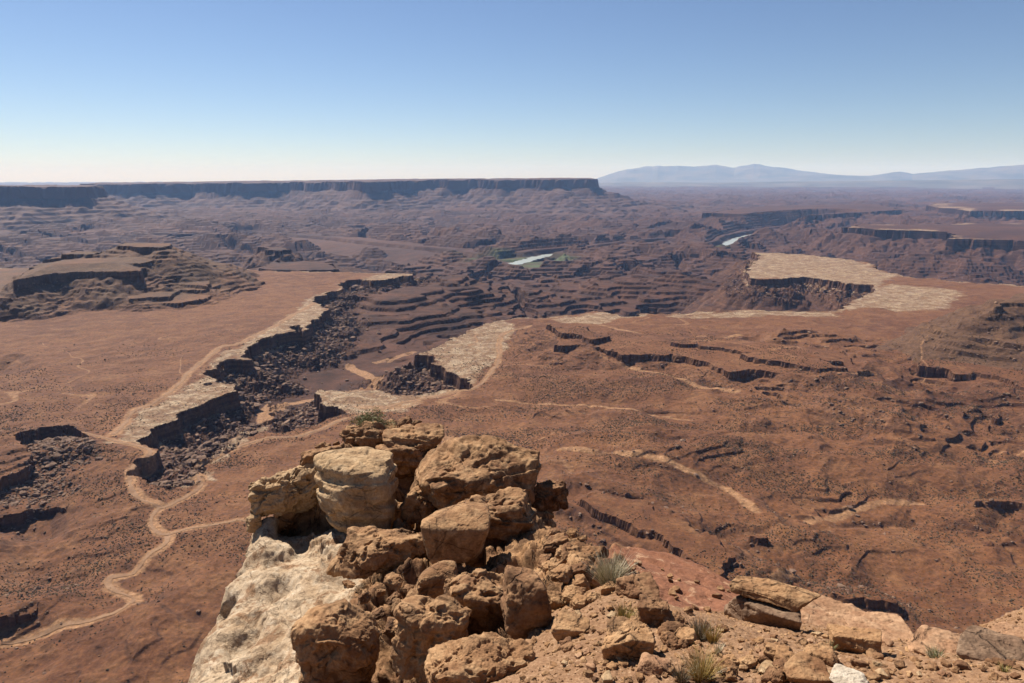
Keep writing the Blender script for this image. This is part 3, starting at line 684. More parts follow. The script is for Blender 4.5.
# ================================================================== the cliff top in front of the viewpoint
def rock_material(name, c_dark, c_mid, c_light, varn=0.5, scale=1.0, bumpd=0.02, pits=0.35):
    t = NT(name); p = t.pos()
    a = t.noise(p, 1.3 * scale, 6, 0.62, 0.5); b = t.noise(p, 6.0 * scale, 6, 0.68, 0.3); f = t.noise(p, 38 * scale, 4, 0.7)
    lay = t.noise(t.mapv(p, (0.8, 0.8, 9.0)), 1.2 * scale, 4, 0.6, 0.6)
    c = t.mix(t.ramp(a, 0.36, 0.64), c_dark, c_mid); c = t.mix(t.ramp(b, 0.46, 0.70, 0, 0.8), c, c_light)
    c = t.mix(t.ramp(lay, 0.56, 0.72, 0, 0.35), c, c_dark)
    vor = t.n('ShaderNodeTexVoronoi', Scale=14.0 * scale); t.put(vor.inputs['Vector'], p)
    v = t.noise(p, 3.1 * scale, 5, 0.72, 0.8)
    c = t.mix(t.ramp(v, 0.50, 0.64, 0, min(1.0, varn * 1.4)), c, tuple(q * 0.42 for q in c_dark))
    c = t.mix(0.85, c, t.mix(t.ramp(f, 0.25, 0.75), (0.54, 0.52, 0.50), (1.14, 1.13, 1.12)), 'MULTIPLY')
    ve = t.n('ShaderNodeTexVoronoi', _feature='DISTANCE_TO_EDGE', Scale=1.9 * scale); wv = t.n('ShaderNodeVectorMath', _operation='ADD'); nv = t.n('ShaderNodeTexNoise', Scale=1.6, Detail=5.0); t.put(nv.inputs['Vector'], p)
    sc = t.n('ShaderNodeVectorMath', _operation='SCALE'); t.put(sc.inputs[0], nv.outputs['Color']); sc.inputs['Scale'].default_value = 0.55; t.put(wv.inputs[0], t.mapv(p, (1.0, 1.0, 1.7))); t.put(wv.inputs[1], sc.outputs[0]); t.put(ve.inputs['Vector'], wv.outputs[0])
    crack = t.math('MAXIMUM', t.ramp(ve.outputs[0], 0.0, 0.02), t.ramp(v, 0.46, 0.56, 1.0, 0.0)); c = t.mix(t.math('MULTIPLY', t.math('SUBTRACT', 1.0, crack), 0.7), c, tuple(q * 0.3 for q in c_dark))
    hgt = t.math('ADD', t.math('MULTIPLY', b, 1.0), t.math('MULTIPLY', crack, 0.5))
    hgt = t.math('ADD', hgt, t.math('MULTIPLY', f, 0.35))
    hgt = t.math('ADD', hgt, t.math('MULTIPLY', t.ramp(vor.outputs['Distance'], 0.0, 0.35), pits * t.b.inputs['Roughness'].default_value))
    t.bump(hgt, bumpd, 0.9); return t.out(c)
M_TAN = rock_material('tan_sandstone', (0.185, 0.088, 0.040), (0.370, 0.205, 0.096), (0.510, 0.320, 0.165))
M_PALE = rock_material('pale_sandstone', (0.300, 0.180, 0.092), (0.470, 0.310, 0.165), (0.580, 0.420, 0.250), 0.3)
M_BROWN = rock_material('brown_sandstone', (0.130, 0.060, 0.029), (0.245, 0.126, 0.060), (0.370, 0.215, 0.108), 0.6)
M_GREYR = rock_material('grey_brown_slab', (0.140, 0.080, 0.048), (0.250, 0.155, 0.095), (0.340, 0.230, 0.145), 0.4)
M_PINK = rock_material('pink_slab', (0.250, 0.125, 0.066), (0.390, 0.220, 0.120), (0.500, 0.320, 0.190), 0.3)
M_WHITE = rock_material('white_stone', (0.42, 0.34, 0.25), (0.55, 0.46, 0.35), (0.68, 0.60, 0.48), 0.1)
def cliff_material():
    """one bed rock sheet: white flank, tan outcrop, red slickrock, gravelly soil"""
    t = NT('cliff_top_rock'); p = t.pos()
    at = t.n('ShaderNodeAttribute', _attribute_name='mask_a'); sp = t.n('ShaderNodeSeparateColor'); t.put(sp.inputs[0], at.outputs['Color'])
    wht, red, soil = sp.outputs[0], sp.outputs[1], sp.outputs[2]
    a = t.noise(p, 1.4, 6, 0.62, 0.5); b = t.noise(p, 6.5, 6, 0.68, 0.3); f = t.noise(p, 42, 4, 0.7); v = t.noise(p, 2.6, 6, 0.74, 0.9)
    tan = t.mix(t.ramp(a, 0.36, 0.64), (0.185, 0.088, 0.041), (0.375, 0.208, 0.098)); tan = t.mix(t.ramp(b, 0.5, 0.72, 0, 0.8), tan, (0.510, 0.320, 0.170))
    tan = t.mix(t.ramp(v, 0.50, 0.62, 0, 0.7), tan, (0.075, 0.038, 0.020))
    w = t.mix(t.ramp(a, 0.35, 0.65), (0.38, 0.255, 0.150), (0.52, 0.395, 0.265)); w = t.mix(t.ramp(b, 0.5, 0.75), w, (0.60, 0.49, 0.355))
    sv = t.noise(t.mapv(p, (3.0, 3.0, 0.7)), 1.0, 6, 0.7, 0.6); w = t.mix(t.ramp(sv, 0.52, 0.66, 0, 0.6), w, (0.40, 0.265, 0.15)); w = t.mix(t.ramp(v, 0.525, 0.60, 0, 0.85), w, (0.235, 0.125, 0.062))
    r = t.mix(t.ramp(b, 0.35, 0.65), (0.195, 0.078, 0.042), (0.290, 0.125, 0.066)); r = t.mix(t.ramp(v, 0.56, 0.62), r, (0.41, 0.235, 0.135))
    so = t.mix(t.ramp(b, 0.3, 0.7), (0.215, 0.112, 0.057), (0.330, 0.190, 0.102)); so = t.mix(t.ramp(f, 0.55, 0.75), so, (0.42, 0.29, 0.18))
    def edge(m, k=0.35): return t.ramp(t.math('ADD', m, t.math('MULTIPLY', t.math('SUBTRACT', v, 0.5), k * 2)), 0.4, 0.6)
    c = t.mix(edge(wht, 0.45), tan, w); c = t.mix(edge(red), c, r); c = t.mix(edge(soil), c, so)
    c = t.mix(0.85, c, t.mix(t.ramp(f, 0.25, 0.75), (0.56, 0.54, 0.52), (1.14, 1.13, 1.12)), 'MULTIPLY')
    ck = t.noise(t.mapv(p, (2.2, 2.2, 0.8)), 1.0, 5, 0.6, 0.7); ckl = t.ramp(t.math('ABSOLUTE', t.math('SUBTRACT', ck, 0.5)), 0.0, 0.012)
    ckl = t.math('MAXIMUM', ckl, t.math('MAXIMUM', t.math('MAXIMUM', soil, red), t.math('MULTIPLY', wht, 0.6))); c = t.mix(t.math('MULTIPLY', t.math('SUBTRACT', 1.0, ckl), 0.75), c, (0.07, 0.038, 0.020))
    t.bump(t.math('ADD', t.math('ADD', b, t.math('MULTIPLY', f, 0.4)), t.math('MULTIPLY', ckl, 0.8)), 0.03, 1.0); return t.out(c)
M_CLIFF = cliff_material()

def facet3(p, seed, sharp=30.0):
    # chiselled look: every cell of a 3-D cell pattern is its own randomly tilted plane
    p = np.asarray(p, F32); f0 = np.floor(p); wt = np.zeros(len(p), F32); val = np.zeros(len(p), F32)
    ii = f0.astype(np.int64)
    for a in (-1, 0, 1):
        for b in (-1, 0, 1):
            for c in (-1, 0, 1):
                hh_ = _h2((ii[:, 0] + a).astype(np.uint32), (ii[:, 1] + b).astype(np.uint32), seed) + (ii[:, 2] + c).astype(np.uint32) * np.uint32(2654435761)
                hh_ ^= hh_ >> np.uint32(15); hh_ *= np.uint32(2246822519); hh_ ^= hh_ >> np.uint32(13)
                j = _G3[(hh_ & np.uint32(255)).astype(np.intp)] * 0.42 + 0.5
                d = p - (f0 + np.array([a, b, c], F32) + j); dist = (d * d).sum(1)
                n = _G3[((hh_ >> np.uint32(8)) & np.uint32(255)).astype(np.intp)]
                wg = np.exp(-sharp * dist)
                v = (d * n).sum(1) * 1.1 + (((hh_ >> np.uint32(16)) & np.uint32(255)).astype(F32) / 255 - 0.5) * 0.5
                val += wg * v; wt += wg
    return val / (wt + 1e-9)
# control points: pixel, horizontal range, kind (t tan rock, w white flank, r red slickrock, g soil)
CP = []
def cp(k, *pts): CP.extend([(*q, k) for q in pts])
cp('g', (512, 700, 2.6), (620, 700, 2.75), (720, 700, 2.85), (840, 700, 2.9), (960, 700, 3.0), (1060, 700, 3.1), (512, 860, 1.5), (760, 860, 1.6), (1000, 860, 1.7), (1250, 760, 2.6))
cp('g', (560, 655, 3.35), (640, 660, 3.2), (740, 660, 3.3), (850, 662, 3.5), (950, 664, 3.6), (1040, 662, 3.8), (590, 625, 3.9), (660, 620, 4.0), (700, 632, 3.9), (760, 635, 4.2), (800, 645, 4.1), (900, 650, 4.2), (985, 652, 4.3), (1060, 648, 4.6))
cp('g', (600, 600, 4.3), (650, 598, 4.5), (610, 585, 4.7), (690, 612, 4.5), (745, 622, 4.7), (790, 628, 5.0), (840, 634, 5.0), (890, 641, 5.0))
cp('r', (640, 590, 5.2), (665, 610, 4.7), (690, 600, 5.3), (700, 585, 6.0), (660, 575, 6.2), (640, 562, 6.7), (680, 565, 7.2), (725, 592, 6.6), (745, 600, 6.2), (740, 590, 7.2), (650, 553, 7.6))
cp('t', (400, 470, 10.9), (380, 440, 11.6), (360, 432, 11.9), (410, 430, 11.7), (440, 445, 11.0), (450, 480, 10.0), (500, 470, 9.9), (480, 510, 9.1), (520, 500, 9.2), (470, 560, 7.6), (430, 580, 6.9), (400, 600, 6.3), (390, 570, 7.3),
   (380, 640, 5.3), (400, 690, 4.3), (460, 690, 4.0), (470, 655, 4.5), (430, 640, 4.9), (520, 625, 4.9), (560, 590, 5.4), (545, 555, 6.6), (575, 560, 6.2), (600, 565, 5.7), (560, 530, 7.7), (530, 540, 7.4), (500, 600, 5.9), (345, 640, 5.7), (330, 690, 5.0), (420, 520, 9.2), (400, 545, 8.2), (395, 500, 9.8), (540, 610, 5.0), (360, 690, 4.7))
cp('w', (345, 545, 9.0), (330, 570, 8.3), (310, 600, 7.6), (300, 640, 6.7), (290, 690, 5.9), (300, 545, 9.4), (275, 565, 9.0), (255, 600, 8.3), (240, 640, 7.5), (225, 690, 6.7), (270, 620, 7.6), (320, 540, 9.3), (262, 690, 6.3), (250, 720, 5.9))
cp('t', (290, 500, 10.1), (310, 480, 10.5), (340, 465, 10.9), (370, 470, 10.8), (345, 510, 9.8), (320, 520, 9.8))
SIL = [(150, 760, 6.2), (185, 683, 7.1), (202, 645, 7.8), (226, 588, 8.9), (250, 535, 9.9), (258, 515, 10.2), (278, 492, 10.5), (302, 468, 10.9), (328, 450, 11.5), (350, 428, 12.1), (385, 421, 12.5), (430, 434, 11.9), (470, 450, 10.9), (532, 470, 10.2),
       (548, 500, 9.5), (578, 530, 8.2), (600, 549, 7.5), (622, 549, 7.8), (665, 559, 8.0), (700, 571, 8.1), (740, 590, 7.9), (800, 606, 7.5), (835, 614, 7.3), (870, 626, 6.9), (895, 640, 6.3), (912, 649, 5.9), (945, 642, 6.4), (985, 634, 6.9), (1024, 629, 7.3), (1100, 623, 7.6), (1250, 610, 8.0)]
cpx, cpy, cpz, cpk = [], [], [], []
for px, py, R_, k in CP:
    x, y, z = WR(px, py, R_); cpx.append(x); cpy.append(y); cpz.append(z); cpk.append(k)
def sil_kind(px): return 'w' if px < 252 else 't' if px < 612 else 'r' if px < 760 else 'g'
for px, py, R_ in SIL:
    x, y, z = WR(px, py, R_); k = sil_kind(px)
    cpx.append(x); cpy.append(y); cpz.append(z); cpk.append(k)
    for dr_, dz in ((0.45, 0.75), (1.1, 2.6), (2.6, 6.5), (6.0, 15.0), (11.0, 27.0)):
        f_ = (R_ + dr_) / R_; cpx.append(x * f_); cpy.append(y * f_); cpz.append(z - dz); cpk.append(k)
for x, y, dz, k in [(0, 0.3, 1.7, 'g'), (0.2, -1.2, 1.65, 'g'), (2, 0, 1.75, 'g'), (2.5, -2, 1.7, 'g'), (5, 0.5, 2.1, 'g'), (6, -3, 1.9, 'g'), (0, -4, 1.6, 'g'), (5, -7, 1.6, 'g'), (-1.2, -1.5, 1.9, 'g'), (-2.2, -5, 2.0, 'g'), (-1.1, 0.6, 2.0, 't'),
                    (-2.6, -1.0, 4.5, 'w'), (-3.2, 0.6, 6.5, 'w'), (-4.2, 2.0, 9.5, 'w'), (-5.5, -4, 9, 'w'), (-9, 0, 20, 'w'), (-9, 5, 24, 'w'), (9, 1.5, 3.2, 'g'), (12, -4, 2.5, 'g')]:
    cpx.append(x); cpy.append(y); cpz.append(H - dz); cpk.append(k)
cpx, cpy, cpz = map(np.array, (cpx, cpy, cpz))
D_ = np.hypot(cpx[:, None] - cpx, cpy[:, None] - cpy); N_ = len(cpx)
A_ = np.zeros((N_ + 3, N_ + 3)); A_[:N_, :N_] = D_ - np.eye(N_) * 0.02; A_[:N_, N_] = 1; A_[:N_, N_ + 1] = cpx; A_[:N_, N_ + 2] = cpy; A_[N_:, :N_] = A_[:N_, N_:].T
sol = np.linalg.solve(A_, np.r_[cpz, 0, 0, 0])
FU = np.linspace(-1.15, 1.3, 1150); FR = np.exp(np.linspace(math.log(0.5), math.log(20.0), 1150))
fth = np.concatenate([np.radians(np.linspace(-165, -50, 110)), np.arctan(FU), np.radians(np.linspace(53.5, 165, 110))]); FU = fth; FX = (FR[:, None] * np.sin(fth)).astype(F32); FY = (FR[:, None] * np.cos(fth)).astype(F32)
fz = np.zeros(FX.shape, np.float64) + sol[N_] + sol[N_ + 1] * FX + sol[N_ + 2] * FY
KW = {k: np.zeros(FX.shape, F32) for k in 'twrg'}
for i in range(N_):
    d_ = np.sqrt((FX - F32(cpx[i])) ** 2 + (FY - F32(cpy[i])) ** 2 + 1e-4)
    fz += sol[i] * d_
    KW[cpk[i]] += 1 / (d_ ** 4 + 1e-4)
tot = sum(KW.values()); KW = {k: v / tot for k, v in KW.items()}
fz = fz.astype(F32)
P0 = np.stack([FX, FY, fz], -1)
def grid_normals(P):
    a = np.gradient(P, axis=1); b = np.gradient(P, axis=0); n = np.cross(a, b); n /= np.linalg.norm(n, axis=-1, keepdims=True) + 1e-12; return n
nrm = grid_normals(P0.astype(np.float64)).astype(F32)
pp = P0.reshape(-1, 3) - np.array([0, 0, H], F32)
sh = FX.shape
n_big = fbm3(pp, 0.9, 3, 201).reshape(sh); n_rid = fbm3(pp, 2.2, 4, 211, 0.55, True).reshape(sh); n_fine = fbm3(pp, 9.0, 3, 221, 0.55).reshape(sh); n_vf = fbm3(pp, 34.0, 2, 231).reshape(sh)
n_lay0 = perlin3(pp * np.array([0.5, 0.5, 6.0], F32) + 0.4 * n_big.reshape(-1, 1), 241).reshape(sh); n_lay = n_lay0 + 0.7 * np.clip(n_lay0 * 14, -1, 1) * 0.5
cw1, cw2, cid = worley2(FX * 2.6 + 0.25 * n_fine, FY * 2.6 + 0.25 * n_big, 17)
dw1, dw2, did = worley2(FX * 7.5 + 0.2 * n_fine, FY * 7.5, 18)
selr = (KW['t'] + KW['w'] > 0.25).reshape(-1)
fa1 = np.zeros(len(pp), F32); fa2 = fa1.copy(); fa3 = fa1.copy(); pw = pp + 0.10 * np.stack([n_fine.ravel(), n_big.ravel(), n_fine.ravel()], -1)
fa1[selr] = facet3(pw[selr] * 1.5, 271, 70.0); fa2[selr] = facet3(pw[selr] * 4.2, 272, 45.0); fa3[selr] = facet3(pw[selr] * 10.0, 273)
fa1w = np.zeros(len(pp), F32); fa1w[selr] = facet3(pw[selr] * 1.3, 275, 17.0); fa1w = fa1w.reshape(sh)
fa1, fa2, fa3 = (q.reshape(sh) for q in (fa1, fa2, fa3))
disp_t = 0.10 * n_big + 0.30 * fa1 + 0.08 * fa2 + 0.02 * fa3 + 0.02 * n_fine + 0.006 * n_vf + 0.055 * n_lay
flute = fbm3(pp * np.array([2.4, 2.4, 0.7], F32), 1.0, 4, 251, 0.55, True).reshape(sh)
pit = sst(0.18, 0.55, fbm3(pp, 3.3, 3, 261).reshape(sh))
disp_w = 0.10 * n_big + 0.012 * flute + 0.16 * fa1w + 0.016 * fa2 + 0.005 * fa3 + 0.012 * n_fine + 0.007 * n_vf + 0.018 * n_lay - 0.02 * sst(0.15, 0.5, fbm3(pp, 7.0, 3, 263).reshape(sh)) + 0.012 * fa2
disp_r = 0.03 * n_big + 0.012 * n_fine + 0.03 * np.sign(n_lay) * np.abs(n_lay) ** 0.5 * 0.6 + 0.002 * n_vf + 0.03 * (cid - 0.5) * sst(0, 0.1, cw2 - cw1)
disp_g = 0.025 * n_big + 0.012 * n_fine + 0.006 * n_vf + 0.018 * (did - 0.4) * sst(0.0, 0.25, dw2 - dw1)
disp = KW['t'] * disp_t + KW['w'] * disp_w + KW['r'] * disp_r + KW['g'] * disp_g
def dent(px, py, R_, rad, dep):
    x, y, z = WR(px, py, R_); q = np.sqrt((FX - x) ** 2 + (FY - y) ** 2 + (fz - z) ** 2)
    return -dep * np.exp(-(q / rad) ** 2)
disp = disp * sst(21, 9, np.maximum(RGf := np.repeat(FR[:, None], len(FU), 1), 9)) + disp * 0
for q in ((266, 578, 8.2, 0.22, 0.5), (246, 655, 7.2, 0.25, 0.4), (330, 610, 7.2, 0.25, 0.3), (290, 520, 9.8, 0.35, 0.5), (400, 505, 9.6, 0.3, 0.6), (355, 585, 7.9, 0.3, 0.45), (405, 475, 10.6, 0.3, 0.4)): disp += dent(*q)
PF = P0 + nrm * disp[..., None].astype(F32)
pock = sst(-0.05, 0.4, fbm3(pp, 1.5, 3, 291).reshape(sh)) * sst(0.4, 0.8, KW['t'])
PV = PF - nrm * (0.34 * pock)[..., None].astype(F32)                    # deep clefts between the boulders
kinds = np.stack([KW['t'] + KW['w'], KW['r'], KW['g']], -1); kinds = kinds + 0.06 * np.stack([n_big, -n_big, n_fine * 0.5], -1)
freg = kinds.argmax(-1)
fidx = np.arange(FX.size).reshape(sh)
fq = np.stack([fidx[:-1, :-1], fidx[:-1, 1:], fidx[1:, 1:], fidx[1:, :-1]], -1).reshape(-1, 4); ff = freg[:-1, :-1].ravel()
fm = np.stack([KW['w'].ravel(), KW['r'].ravel(), KW['g'].ravel(), np.ones(FX.size, F32)], -1)
for k, (nm, lab, cat, kd) in enumerate([('rock_outcrop', 'craggy tan sandstone outcrop with a white flank at the cliff edge', 'rock outcrop', None),
                                        ('slickrock_ledge', 'smooth red slickrock ledge sloping away behind the grass tuft', 'rock ledge', None),
                                        ('ground', 'gravelly brown soil on top of the cliff', 'ground', 'structure')]):
    q = fq[ff == k]; used, inv = np.unique(q, return_inverse=True)
    link(nm, fast_mesh(nm, PV.reshape(-1, 3)[used], inv.reshape(-1, 4), True, {'mask_a': fm[used]}), M_CLIFF, lab, cat, kd)
print('fore', round(time.time() - T0, 1))
# ray against the cliff top
def cast(px, py):
    a, b, c = ray(px, py); th_ = math.atan2(a, b); j = np.clip(np.searchsorted(fth, th_), 1, len(fth) - 1)
    col = PF[:, j, :]; rr = np.hypot(col[:, 0], col[:, 1]); zr = H + c / math.hypot(a, b) * rr
    hit = np.nonzero((col[:, 2] > zr) & (rr > 1.6))[0]
    if not len(hit): return None
    i = hit[0]; return col[i].astype(float), rr[i]
def zf(x, y):
    r = math.hypot(x, y); i = np.clip(np.searchsorted(FR, r), 0, len(FR) - 1); j = np.clip(np.searchsorted(fth, math.atan2(x, y)), 0, len(fth) - 1)
    return float(PF[i, j, 2])

# ------------------------------------------------------------------ boulders
def ico(level):
    import bmesh
    bm = bmesh.new(); bmesh.ops.create_icosphere(bm, subdivisions=level, radius=1.0)
    v = np.array([q.co[:] for q in bm.verts], F32); f = np.array([[q.index for q in p.verts] for p in bm.faces]); bm.free(); return v, f
ICO = {}
def boulder_mesh(name, half, seed, level=6, facets=14, p=9.0, rough=0.10, layer=0.05, pit=0.05, flat_top=False, freq=1.0):
    """a rounded many-sided block with weathered, layered, pitted faces; half = half sizes in metres"""
    if level not in ICO: ICO[level] = ico(level)
    v, f = ICO[level]; r = np.random.RandomState(seed)
    n = r.normal(size=(facets, 3)); n /= np.linalg.norm(n, axis=1)[:, None]; dd = r.uniform(0.72, 1.0, facets)
    box = np.array([(1, 0, 0), (-1, 0, 0), (0, 1, 0), (0, -1, 0), (0, 0, 1), (0, 0, -1)], float) + r.normal(0, 0.12, (6, 3))
    box /= np.linalg.norm(box, axis=1)[:, None]
    n = np.vstack([n, box]); dd = np.r_[dd, np.full(6, 0.86)]
    if flat_top: dd[-2] = 0.72; p = max(p, 12)
    q = np.maximum(v @ n.T.astype(F32), 0) / dd.astype(F32)
    p = p * 1.7; rough = rough * 0.85
    rad = (q ** p).sum(1) ** (-1.0 / p)
    hs = np.array(half, F32); P = v * rad[:, None] * hs; s = float(np.cbrt(np.prod(hs)))
    nn = v / hs; nn /= np.linalg.norm(nn, axis=1)[:, None]
    k = freq / s; o = P + seed * 3.17
    tilt = o @ np.array([0.12, 0.18, 0.97], F32)
    lay = perlin3(np.stack([o[:, 0] * 0.5 * k, o[:, 1] * 0.5 * k, tilt * 3.6 * k], -1), seed + 5)
    ow = o + 0.12 * s * np.stack([fbm3(o, 2.0 * k, 2, seed + 21), fbm3(o, 2.0 * k, 2, seed + 22), lay], -1)
    d = rough * s * (fbm3(o, 0.9 * k, 3, seed) * 0.8 + 1.4 * facet3(ow * (1.25 * k), seed + 11, 60.0) + 0.34 * facet3(ow * (3.4 * k), seed + 12) + 0.09 * facet3(ow * (8.5 * k), seed + 13))
    d += layer * s * (lay - 0.6 * sst(0.25, 0.5, lay) + 0.5 * sst(-0.1, 0.0, lay))
    d -= pit * s * sst(0.12, 0.5, fbm3(o, 2.6 * k, 3, seed + 80))
    d += rough * 0.12 * s * fbm3(o, 11 * k, 3, seed + 90, 0.6)
    P = P + nn * d[:, None]
    return fast_mesh(name, P, f, True)
def boulder(name, px, py, w, hh, mat, label, cat, seed, depth=0.9, yaw=0.0, tilt=0.0, group=None, sink=0.28, R=None, dR=0.0, **kw):
    """w, hh: apparent size in pixels; stands on the cliff top where the picture shows its foot"""
    got = cast(px, py + 0.30 * hh)
    yy = py + 0.30 * hh
    while got is None: yy += 2; got = cast(px, yy)
    if R is None: R = got[1]
    a, b, c = ray(px, py); R = R + dR; mp = R / math.hypot(a, b) / FPX
    w, hh = w * 1.1, hh * 1.1; ha = w * 0.5 * mp; hb_ = ha * depth; al = math.atan2(-c, math.hypot(a, b))
    app = hh * 0.5 * mp; hc_ = math.sqrt(max((app ** 2 - (hb_ * math.sin(al)) ** 2), (0.35 * app) ** 2)) / math.cos(al)
    me = boulder_mesh(name, (ha, hb_, hc_), seed, **kw); o = link(name, me, mat, label, cat, None, group)
    x, y, z = WR(px, py, R + hb_ * 0.25)
    o.location = (x, y, z); o.rotation_euler = (tilt, tilt * 0.5, -math.atan2(x, y) + yaw); return o
B = boulder
B('boulder', 357, 499, 76, 82, M_PALE, 'big rounded pale boulder with a groove round its waist above the white rock face', 'boulder', 31, depth=0.9, level=7, facets=9, p=6, rough=0.07, layer=0.09, pit=0.03)
B('boulder', 286, 492, 70, 46, M_PALE, 'pale overhanging rock with a dark hollow beneath at the outcrop edge', 'boulder', 32, depth=0.8, tilt=-0.2, level=7, facets=9, p=6, rough=0.2, layer=0.05, pit=0.16)
B('boulder', 324, 464, 46, 34, M_TAN, 'knobbly tan rock wedged behind the pale overhanging rock', 'boulder', 46, depth=0.9, facets=12, rough=0.2)
B('boulder', 254, 524, 15, 20, M_PALE, 'small pale knob perched alone on the brow of the white flank', 'boulder', 33, depth=0.9, level=5, facets=10, rough=0.12)
B('boulder', 476, 480, 122, 72, M_TAN, 'broad flat-topped tan block, cracked and layered, topmost on the outcrop', 'boulder', 34, depth=0.75, level=7, facets=8, p=12, rough=0.11, layer=0.10, flat_top=True, pit=0.08, tilt=0.1)
B('boulder', 492, 524, 92, 66, M_TAN, 'layered tan rock jammed under the broad flat-topped block', 'boulder', 35, depth=0.8, level=7, facets=9, p=10, rough=0.12, layer=0.11, pit=0.08)
B('boulder', 455, 535, 66, 60, M_TAN, 'smooth brown boulder with one large flat shaded face under the layered rock', 'boulder', 36, dR=-0.75, depth=0.8, level=7, facets=8, p=9, rough=0.045, layer=0.015, pit=0.02)
B('boulder', 438, 581, 42, 42, M_TAN, 'round brown boulder below the smooth flat-faced one', 'boulder', 37, dR=-0.3, depth=0.95, level=7, facets=9, p=6, rough=0.05, layer=0.03, pit=0.04)
B('boulder', 482, 602, 80, 70, M_TAN, 'pitted lumpy tan boulder with a worn hollow in its top', 'boulder', 38, dR=-0.35, depth=0.9, yaw=0.3, level=7, facets=10, p=7, rough=0.16, layer=0.04, pit=0.14)
B('boulder', 434, 634, 84, 74, M_TAN, 'pale-scarred boulder leaning below the pitted lumpy one', 'boulder', 39, dR=-0.15, depth=0.8, yaw=-0.3, level=7, facets=10, p=8, rough=0.14, layer=0.05, pit=0.10)
B('boulder', 528, 606, 50, 66, M_BROWN, 'dark brown upright boulder standing in the shade of the pitted one', 'boulder', 40, depth=0.9, facets=9, p=8, rough=0.10, layer=0.04)
B('boulder', 480, 668, 116, 54, M_TAN, 'long knobbly rock crusted with lumps at the bottom of the outcrop', 'boulder', 41, depth=0.6, level=7, facets=14, p=7, rough=0.13, layer=0.05, pit=0.10, freq=1.3)
B('boulder', 338, 652, 82, 84, M_TAN, 'big orange-tan boulder with a scooped shaded face beside the white flank', 'boulder', 42, depth=0.8, level=7, facets=9, p=7, rough=0.12, layer=0.04, pit=0.08)
B('boulder', 380, 550, 92, 42, M_TAN, 'flat pitted slab overhanging a black hollow below the pale boulder', 'boulder', 43, dR=-0.3, depth=0.6, tilt=-0.1, level=7, facets=10, p=10, rough=0.12, layer=0.10, pit=0.12)
B('boulder', 416, 438, 56, 22, M_TAN, 'low ledged rock at the far end of the outcrop beside the bush', 'boulder', 44, depth=0.8, facets=10, p=11, rough=0.14, layer=0.12, pit=0.06)
B('boulder', 402, 462, 52, 38, M_TAN, 'tan rock between the pale boulder and the flat-topped block', 'boulder', 45, depth=0.8, facets=10, p=9, rough=0.13, layer=0.09)
B('boulder', 362, 436, 46, 24, M_TAN, 'crumbling brown ledge rock in front of the green bush', 'boulder', 47, depth=0.8, facets=12, p=9, rough=0.2, layer=0.10)
B('boulder', 418, 505, 34, 34, M_TAN, 'small brown rock in the dark gap left of the layered rock', 'boulder', 48, depth=0.9, facets=11, p=9, rough=0.15, layer=0.06)
B('boulder', 549, 494, 36, 28, M_BROWN, 'dark crusty rock poking out behind the flat-topped block', 'boulder', 49, depth=0.9, facets=12, p=9, rough=0.2, layer=0.05, freq=1.5)
B('boulder', 570, 627, 38, 24, M_TAN, 'flat-topped tan stone at the foot of the dark upright boulder', 'boulder', 50, depth=0.8, facets=8, p=10, rough=0.06, layer=0.03, flat_top=True)
B('boulder', 628, 642, 54, 42, M_TAN, 'cracked tan boulder on the gravel below the yellow-green grass', 'boulder', 51, depth=0.85, level=7, facets=10, p=10, rough=0.12, layer=0.05, pit=0.09)
B('boulder', 654, 667, 32, 22, M_PINK, 'flat pinkish stone lying in the gravel below the cracked boulder', 'boulder', 52, depth=0.8, facets=8, p=12, rough=0.05, layer=0.03)
RS_ = cast(763, 624)[1]
B('boulder', 773, 591, 76, 20, M_TAN, 'long flat slab lying across the top of a squared block', 'rock slab', 53, depth=0.45, level=7, facets=7, p=14, rough=0.07, layer=0.06, pit=0.03, R=RS_ + 0.05)
B('boulder', 760, 613, 70, 40, M_GREYR, 'squared grey block with red shaded end carrying the long flat slab', 'rock block', 54, depth=0.6, level=7, facets=5, p=16, rough=0.05, layer=0.04, pit=0.03, R=RS_)
B('boulder', 830, 618, 74, 26, M_PINK, 'wide pale slab sloping beside the squared block', 'rock slab', 55, depth=0.9, facets=6, p=14, rough=0.05, layer=0.05, flat_top=True)
B('boulder', 876, 629, 52, 22, M_PINK, 'thin sun-bleached slab ending at the cliff edge', 'rock slab', 56, depth=1.0, yaw=0.4, facets=6, p=14, rough=0.05, layer=0.05, flat_top=True)
B('boulder', 820, 604, 26, 12, M_PINK, 'small tan slab just beyond the squared block at the edge', 'rock slab', 57, depth=0.8, level=5, facets=6, p=14, rough=0.05, layer=0.04, flat_top=True)
B('boulder', 855, 644, 48, 28, M_TAN, 'brick-shaped brown block casting a short shadow on the gravel', 'rock block', 58, depth=0.7, yaw=0.15, level=7, facets=5, p=16, rough=0.06, layer=0.04, pit=0.05)
B('boulder', 806, 673, 46, 26, M_TAN, 'smooth orange-tan stone at the bottom edge beside the white stone', 'boulder', 59, depth=0.8, facets=8, p=9, rough=0.06, layer=0.03)
B('boulder', 850, 679, 38, 20, M_WHITE, 'flat chalk-white stone at the bottom of the gravel', 'boulder', 60, depth=0.9, facets=8, p=11, rough=0.06, layer=0.03)
B('boulder', 822, 657, 34, 22, M_TAN, 'rough dark-sided stone behind the smooth orange-tan one', 'boulder', 61, depth=0.9, facets=10, p=9, rough=0.14)
B('boulder', 779, 655, 28, 20, M_TAN, 'upright angular stone on the gravel left of the rough one', 'boulder', 62, depth=0.8, facets=8, p=11, rough=0.08)
B('boulder', 772, 669, 26, 12, M_PALE, 'small pale flat stone under the upright angular one', 'boulder', 63, depth=0.9, level=5, facets=8, p=12, rough=0.06)
